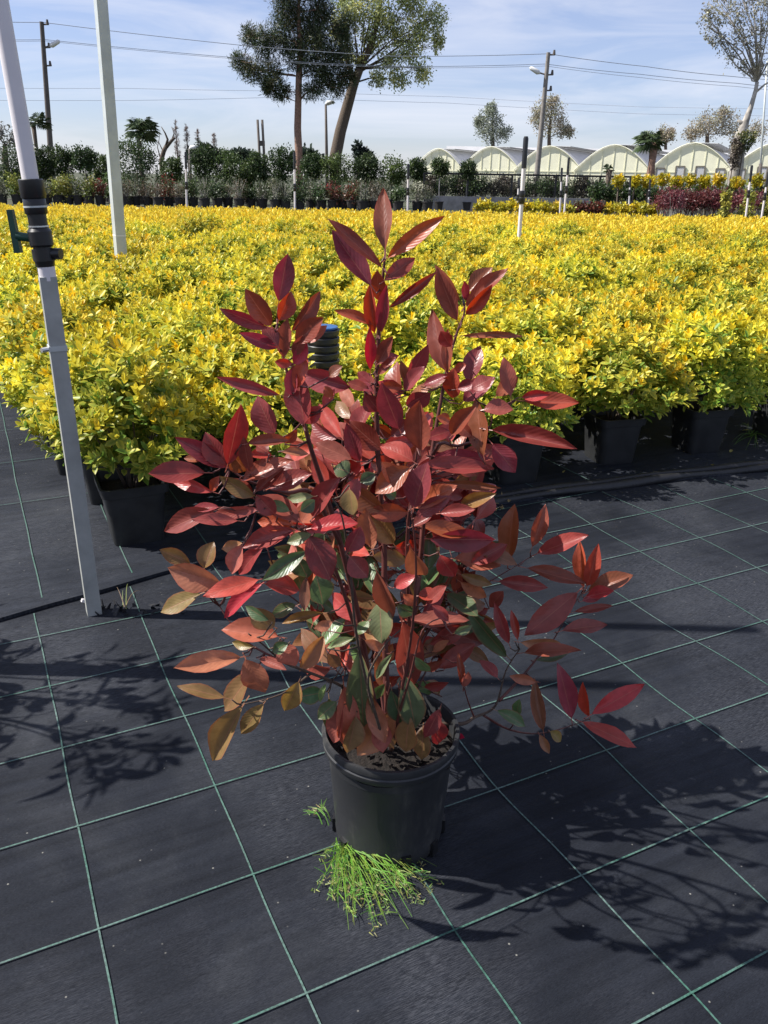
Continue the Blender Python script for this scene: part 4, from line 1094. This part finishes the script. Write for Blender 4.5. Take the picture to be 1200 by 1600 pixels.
# ------------------------------------------------------------------ trees
def tree(name, base, trunk_pts, radii, blobs_px, Y, leaf, cols, label, cat='tree', mat='bark', n_per=700, fill=.25, limbs=True, droop=0, aspect=.5, clump=.13, seed=None, group=None, extra=()):
    b = at(base[0], base[1], Y); g = Vector((b.x, Y, 0)); root = empty(name, g); tag(root, label, cat, group)
    T = [at(x, y, Y)-g for x, y in trunk_pts]
    T = [Vector((T[0].x, 0, 0))] + T
    rad = [radii[0]] + list(radii)
    tm = MB().tube(T, rad, 10)
    blobs = []; q = random.Random(seed or sid())
    for px, py, rx, ry in blobs_px:
        c = at(px, py, Y)-g; k = mpp(Y, c.z+g.z)
        dy = q.uniform(-.5, .5)*max(rx, ry)*k
        c.y = dy
        blobs.append((tuple(c), (rx*k, (rx+ry)/2*k, ry*k), n_per*max(.3, rx*ry/900)))
        if limbs:
            o = min(T[1:], key=lambda p: (p-c).length + (0 if p.z < c.z else 1.5))
            m_ = (o+c)/2 + Vector((q.gauss(0, .25), q.gauss(0, .25), q.uniform(-.3, .3)))
            tm.tube([o, m_, c], [min(.06, radii[-1]*.4), .035, .015], 6)
            for s in range(8):
                e = c + Vector((q.gauss(0, rx*k*.55), q.gauss(0, rx*k*.5), q.gauss(0, ry*k*.55)))
                tm.tube([m_.lerp(c, .6), m_.lerp(e, .6)+Vector((0, 0, .1)), e], [.022, .014, .007], 4)
    for pts, r1, r2 in extra:
        PP = [at(x, y, Y)-g for x, y in pts]; n = len(PP)
        tm.tube(PP, [r1+(r2-r1)*i/(n-1) for i in range(n)], 8)
    tm.build('trunk', M[mat], root, True)
    if blobs:
        o = link_mesh('crown', crown_mesh('crown', blobs, leaf, cols, sid(), fill=fill, droop=droop, aspect=aspect, clump=clump), root); o['kind'] = 'stuff'
    return root
PINE = [(.055, .085, .038), (.038, .060, .028), (.085, .105, .045), (.10, .095, .045)]
tree('pine_tree', (467, 262), [(467, 245), (465, 200), (466, 160), (467, 120), (470, 70), (466, 20), (470, -40)], [.26, .24, .22, .21, .17, .12, .06],
     [(375, 98, 15, 15), (397, 108, 18, 20), (390, 56, 13, 18), (412, 68, 16, 22), (425, 115, 20, 22), (440, 60, 24, 26), (450, 20, 26, 24), (470, 90, 26, 24), (480, 45, 26, 28), (500, 15, 24, 26), (500, 70, 24, 26), (505, 110, 24, 22), (530, 85, 22, 24), (525, 130, 22, 18), (490, 140, 22, 14), (440, 142, 16, 14), (450, -15, 28, 24), (485, -30, 30, 24), (460, -60, 30, 30), (545, 120, 12, 14), (420, 135, 12, 12), (535, 45, 18, 22)],
     60, .28, PINE, 'dark long-needled pine with a bare reddish trunk next to the leaning poplar', mat='pinebark', n_per=4200, fill=.0, aspect=.14, clump=.19)
OLIVE = [(.30, .36, .14), (.42, .44, .17), (.50, .47, .15), (.22, .27, .12), (.38, .41, .26)]
tree('poplar_tree', (526, 262), [(524, 245), (532, 205), (543, 165), (553, 130), (562, 108)], [.42, .39, .36, .32, .27],
     [(545, 80, 16, 16), (530, 40, 20, 26), (555, 20, 22, 26), (580, 60, 24, 24), (590, 20, 26, 26), (560, 95, 12, 12), (615, 45, 26, 26), (610, 95, 22, 18), (640, 80, 22, 22), (590, 122, 14, 16), (625, 125, 20, 14), (655, 50, 22, 24), (680, 30, 18, 24), (660, 105, 16, 22), (645, 10, 24, 22), (685, 65, 10, 16), (580, -25, 34, 26), (640, -25, 34, 26), (600, -60, 40, 30), (540, -10, 24, 26)],
     62, .15, OLIVE, 'tall loose poplar with a thick dark trunk leaning right behind the pine', n_per=2300, fill=.0, droop=.6, aspect=.6, clump=.20,
     extra=[([(553, 130), (546, 105), (535, 75), (528, 40)], .22, .05), ([(562, 108), (580, 70), (592, 30), (600, -30)], .24, .05), ([(562, 112), (600, 90), (640, 60), (670, 30)], .09, .02)])
tree('plane_tree', (1150, 275), [(1151, 262), (1153, 235), (1158, 210), (1165, 190), (1174, 165), (1181, 140), (1183, 128)], [.34, .36, .30, .18, .12, .10, .09],
     [(1110, 45, 14, 16), (1100, 25, 10, 14), (1130, 20, 18, 22), (1150, 60, 20, 18), (1160, 25, 22, 22), (1180, 70, 20, 20), (1190, 30, 20, 24), (1165, 105, 18, 14), (1195, 105, 14, 14), (1140, 85, 16, 14), (1120, 65, 12, 10), (1150, -10, 26, 20), (1200, 0, 26, 22), (1225, 60, 26, 40), (1115, -5, 14, 14), (1180, -40, 40, 26)],
     46, .11, [(.27, .26, .18), (.20, .20, .13), (.34, .32, .22), (.22, .21, .18)], 'white-barked plane tree leaning right above an ivy-covered stump', mat='palebark', n_per=750, fill=.05, aspect=.6, clump=.22,
     extra=[([(1180, 145), (1195, 132), (1215, 122)], .06, .03), ([(1163, 196), (1157, 191), (1153, 188)], .14, .05), ([(1183, 128), (1178, 100), (1165, 60), (1150, 20)], .06, .015), ([(1183, 128), (1190, 100), (1188, 50), (1195, 0)], .055, .015)])
round_shrub(1163, 222, 15, 16, 45.4, MID+[(.2, .2, .06)], 'green ivy bushing out round the stump of the white-barked tree', None, leafs=700, name='ivy_clump', pot=False)
round_shrub(1147, 240, 9, 26, 45.2, [(.14, .11, .09), (.10, .08, .06), (.18, .15, .10)], 'brownish dry creeper hanging on the stump of the white-barked tree', None, leafs=700, name='dry_creeper', pot=False)
SILV = [(.28, .31, .24), (.36, .38, .30), (.20, .23, .16)]
tree('silver_tree', (770, 262), [(770, 240), (770, 222), (770, 195)], [.35, .32, .2], [(762, 178, 12, 12), (775, 190, 14, 14), (757, 200, 13, 14), (788, 208, 10, 12), (770, 212, 18, 12), (768, 168, 8, 8), (748, 190, 7, 8)], 150, .34, SILV, 'small silvery-green tree behind the greenhouse roofs', n_per=2300, fill=.0, clump=.24)
BRN = [(.34, .29, .20), (.27, .23, .15), (.40, .35, .26), (.30, .30, .18)]
tree('bare_round_tree', (858, 262), [(858, 240), (858, 215), (860, 190)], [.35, .3, .2], [(850, 170, 16, 16), (868, 175, 18, 18), (855, 195, 20, 16), (880, 200, 14, 14), (838, 185, 10, 14), (862, 160, 12, 8), (888, 205, 8, 8)], 150, .32, BRN, 'rounded brownish spring tree behind the concrete utility pole', n_per=2300, fill=.0, clump=.24)
tree('bare_brown_tree', (1105, 262), [(1105, 235), (1105, 210)], [.4, .3], [(1095, 200, 22, 14), (1115, 190, 22, 16), (1135, 195, 22, 18), (1085, 208, 14, 10), (1165, 205, 22, 16), (1185, 205, 14, 14), (1130, 178, 14, 8)], 150, .32, BRN, 'wide brown leafless tree behind the greenhouse with dark windows', n_per=2300, fill=.0, clump=.24)
tree('small_brown_tree', (1040, 262), [(1040, 240), (1040, 215)], [.3, .2], [(1040, 208, 13, 12), (1033, 212, 8, 8), (1048, 212, 8, 8)], 150, .32, BRN, 'small brown leafless tree beside the stout palm', n_per=2000, fill=.0, clump=.24)
tree('grey_leafless_tree', (8, 270), [(8, 250), (8, 225)], [.3, .2], [(5, 205, 14, 18), (22, 215, 10, 14), (-8, 210, 12, 18)], 80, .26, [(.26, .25, .22), (.20, .20, .16), (.32, .30, .26)], 'greyish leafless tree behind the white irrigation pipe', n_per=700, fill=.0, clump=.24)
for px, top in ((279, 189), (295, 193), (312, 202), (337, 207)):
    b = at(px, 262, 170); g = Vector((b.x, 170, 0)); zt_ = at(px, top, 170).z
    root = empty('spire_tree', g); tag(root, 'thin bare spire-shaped tree far behind the hedge', 'tree', 'bare spire trees')
    MB().tube([(0, 0, 0), (0, 0, zt_*.6), (0, 0, zt_)], [.18, .12, .02], 6).build('trunk', M['bark'], root)
    o = link_mesh('crown', crown_mesh('crown', [((0, 0, zt_*(.3+.12*k)), (.75-.11*k, .75-.11*k, zt_*.09), 160) for k in range(6)], .5, [(.26, .20, .18), (.20, .16, .14)], sid(), fill=.0, aspect=.12, droop=-1.2), root); o['kind'] = 'stuff'
for cx, cy, rx, ry, Y, lab in ((320, 240, 26, 12, 125, 'dark umbrella pine crown far behind the hedge beside the spire trees'), (375, 243, 24, 9, 130, 'low dark umbrella pine far behind the hedge left of the twin posts'), (478, 246, 22, 14, 100, 'dark rounded evergreen behind the pine trunk')):
    c = at(cx, cy, Y); k = mpp(Y, c.z); g = Vector((c.x, Y, 0)); root = empty('umbrella_pine', g); tag(root, lab, 'tree')
    MB().tube([(0, 0, 0), (0, 0, c.z)], [.3, .2], 7).build('trunk', M['bark'], root)
    o = link_mesh('crown', crown_mesh('crown', [((s*rx*k*.55, 0, c.z-abs(s)*ry*k*.3), (rx*k*.55, rx*k*.5, ry*k*.9), 800) for s in (-1, 0, 1)], .5, [(.028, .045, .028), (.04, .055, .035)], sid(), fill=.35), root); o['kind'] = 'stuff'
c = at(565, 250, 95); root = empty('cypress_clump', (c.x, 95, 0)); tag(root, 'dark cypress clump peeping over the hedge right of the leaning poplar', 'tree')
k = mpp(95, 3)
o = link_mesh('crown', crown_mesh('crown', [((-6*k, 0, at(559, 240, 95).z), (5*k, 5*k, 16*k), 500), ((6*k, 0, at(570, 244, 95).z), (6*k, 6*k, 10*k), 400), ((14*k, 0, at(578, 248, 95).z), (5*k, 5*k, 9*k), 300)], .45, [(.025, .035, .03), (.035, .05, .04)], sid(), fill=.3), root); o['kind'] = 'stuff'
MB().tube([(-6*k, 0, 0), (-6*k, 0, 3)], [.2, .1], 6).build('trunk', M['bark'], root)
# pruned bare tree
tree('pruned_bare_tree', (252, 262), [(252, 250), (256, 236), (260, 228)], [.14, .13, .12], [], 52, .2, BRN, 'dark pruned bare tree with two stubby limbs beside the palm', limbs=False,
     extra=[([(259, 230), (262, 218), (258, 208), (252, 198)], .09, .02), ([(260, 230), (268, 220), (273, 215)], .10, .08), ([(268, 220), (272, 208), (268, 198)], .04, .015), ([(254, 235), (248, 222), (250, 205)], .03, .012), ([(250, 245), (246, 230), (249, 215)], .04, .01)])
# palms
def palm(px, base, top, crown_r, Y, label, tr=.16, fat=False, n=34):
    g = at(px, base, Y); g = Vector((g.x, Y, 0)); c = at(px, top, Y)-g; k = mpp(Y, c.z); Rr = crown_r*k
    root = empty('palm_tree', g); tag(root, label, 'palm')
    MB().tube([(0, 0, 0), (0, 0, c.z*.4), (0, 0, c.z*.7), (0, 0, c.z)], [tr*1.9 if fat else tr, tr*1.6 if fat else tr, tr, tr*1.3], 12).build('trunk', M['pinebark'] if fat else M['bark'], root, True)
    q = random.Random(sid())
    for f_ in range(n):
        a = q.uniform(0, 6.28); el = q.uniform(-.5, 1.25); L = Rr*q.uniform(.75, 1.1)
        d = Vector((math.cos(a)*math.cos(el), math.sin(a)*math.cos(el), math.sin(el)))
        s = d.cross(Vector((0, 0, 1))).normalized(); up = s.cross(d)
        o_ = c + d*L*.42 + Vector((0, 0, -.05*L)); m = MB(); m.tube([c, o_], [.025, .015], 4, False)
        for j in range(9):
            b = (j-4)/4*1.25
            dd = (d*math.cos(b)+s*math.sin(b)).normalized(); tipv = o_+dd*L*.62+Vector((0, 0, -.16*L))
            mid = o_+dd*L*.36; w = (s*math.cos(b)-d*math.sin(b))*.035*L + up*.045*L
            m.add([o_, mid-w, tipv, mid+w], [(0, 1, 2, 3)])
        fo = m.build('frond', M['palmleaf'], root)
    return root
M['palmleaf'] = simple('palm_leaf', (.055, .085, .030, 1), .5, var=.4, nscale=2)
palm(61, 262, 191, 20, 50, 'fan palm with a slim trunk next to the left utility pole', tr=.10)
palm(221, 262, 204, 30, 50, 'fan palm above the big dark round shrub', tr=.13, n=50)
palm(1014, 290, 222, 27, 42, 'stout short palm with a flared shaggy trunk before the greenhouses', tr=.16, fat=True, n=56)
palm(950, 285, 265, 11, 43, 'small spiky palm at the end of the mesh fence', tr=.12, n=18)

# ------------------------------------------------------------------ utility poles, lamp posts, wires
def upole(xb, xt, yt, Y, label, lamp_side, mat, r0=.16, ins=True):
    a = at(xb, 262, Y); b = at(xt, yt, Y); d = (b-a)/(b.z-a.z); g = a-d*a.z
    root = empty('utility_pole', g); tag(root, label, 'utility pole'); H = b.z
    MB().tube([(0, 0, 0), d*H*.5, d*H], [r0, r0*.85, r0*.65], 10).build('shaft', M[mat], root, True, 40)
    s = lamp_side; zl = H*.86
    MB().tube([d*zl, d*zl+Vector((s*.5, 0, .12)), d*zl+Vector((s*.7, 0, .2))], .05, 6).build('lamp_arm', M['darkpole'], root)
    lp = MB().tube([d*zl+Vector((s*.40, 0, .08)), d*zl+Vector((s*.55, 0, .14)), d*zl+Vector((s*1.0, 0, .36)), d*zl+Vector((s*1.08, 0, .40))], [.06, .15, .12, .04], 10)
    lp.build('lamp_head', M['lampglass'], root, True)
    if ins:
        for z in (H*.985, H*.86, H*.76):
            MB().tube([d*z+Vector((-.05, 0, 0)), d*z+Vector((.42, 0, .02))], .05, 6).build('bracket', M['darkpole'], root)
            MB().tube([d*z+Vector((.36, 0, 0)), d*z+Vector((.36, 0, .28))], [.10, .06], 8).build('insulator', M['darkpole'], root)
    return root
upole(81, 65, 34, 58, 'dark wooden utility pole with a white lamp rising behind the left hedge', 1, 'darkpole', r0=.20)
upole(840, 857, 82, 58, 'pale concrete utility pole with a small white lamp before the greenhouses', -1, 'woodpole', r0=.19)
for xb, xt, yt, lab in ((511, 509, 163, 'thin dark lamp post between the pine and the poplar trunk'), (322, 296, 233, 'short hooked lamp post behind the hedge next to a sprinkler post')):
    Y = 64; xb = xb if xt != 296 else 296
    a = at(xb, 262, Y); b = at(xt, yt, Y); g = Vector((a.x, Y, 0)); H = b.z; root = empty('lamp_post', g); tag(root, lab, 'lamp post')
    dx = b.x-a.x
    MB().tube([(0, 0, 0), (dx*.5, 0, H*.5), (dx, 0, H)], [.13, .11, .08], 8).build('shaft', M['darkpole'], root, True)
    MB().tube([(dx, 0, H), (dx+.12, 0, H+.08), (dx+.62, 0, H+.16)], [.08, .16, .10], 8).build('lamp_head', M['lampglass'], root, True)
a = at(411, 262, 66); b = at(406, 187, 66); root = empty('twin_post', Vector((a.x, 66, 0))); tag(root, 'pair of dark posts joined by a crosspiece behind the hedge', 'post')
for s in (-.17, .17): MB().tube([(s, 0, 0), (s+b.x-a.x, 0, b.z)], [.10, .09], 8).build('post', M['darkpole'], root, True)
MB().box(((b.x-a.x)*.5, 0, at(410, 224, 66).z), (.5, .1, .35)).build('crosspiece', M['darkpole'], root)
a = at(1197, 240, 46); b = at(1201, 100, 46)
a = at(1196, 262, 47.5); b = at(1199, 95, 47.5)-Vector((a.x, 47.5, 0))
root = empty('grey_mast', Vector((a.x, 47.5, 0))); tag(root, 'slim grey mast standing right of the white-barked tree', 'pole')
MB().tube([(0, 0, 0), b*.5, b], [.06, .055, .045], 8).build('shaft', M['galvpole'], root, True)
MB().tube([b*.12, b*.34], [.10, .09], 8).build('base_sleeve', M['darkpole'], root, True)
def wire(pts, Y, label, group, r0=.022):
    P = [at(x, y, Y) for x, y in pts]; o0 = P[0]; Q = []
    for i in range(len(P)-1):
        for k in range(6):
            s = k/6; p_ = P[i].lerp(P[i+1], s); p_.z -= .04*4*s*(1-s); Q.append(p_-o0)
    Q.append(P[-1]-o0)
    tag(MB().tube(Q, r0, 5).build('power_line', M['wire'], loc=o0), label, 'power line', group)
WU = 'overhead wires strung between the two utility poles'
wire([(-140, 30), (68, 35), (380, 71), (620, 88), (857, 84), (1010, 104), (1140, 119), (1290, 130)], 58.2, 'topmost overhead wire strung between the two utility poles', WU, .018)
wire([(-140, 60), (72, 62), (380, 91), (620, 104), (853, 100), (1000, 116), (1150, 130), (1290, 142)], 58.2, 'lower overhead wire meeting the utility poles at their lamps', WU, .015)
wire([(-140, 63), (72, 64), (380, 93), (620, 106), (853, 103), (1000, 121), (1150, 135), (1290, 147)], 58.5, 'lower overhead wire meeting the utility poles at their lamps', WU, .012)
for y0, y1, y2 in ((137, 142, 171), (156, 152, 182)):
    wire([(-140, y0), (200, y0+1), (430, y1), (700, y1+9), (1000, y2-4), (1300, y2)], 120, 'faint distant overhead wire crossing low behind both utility poles', 'distant overhead wires', .020)
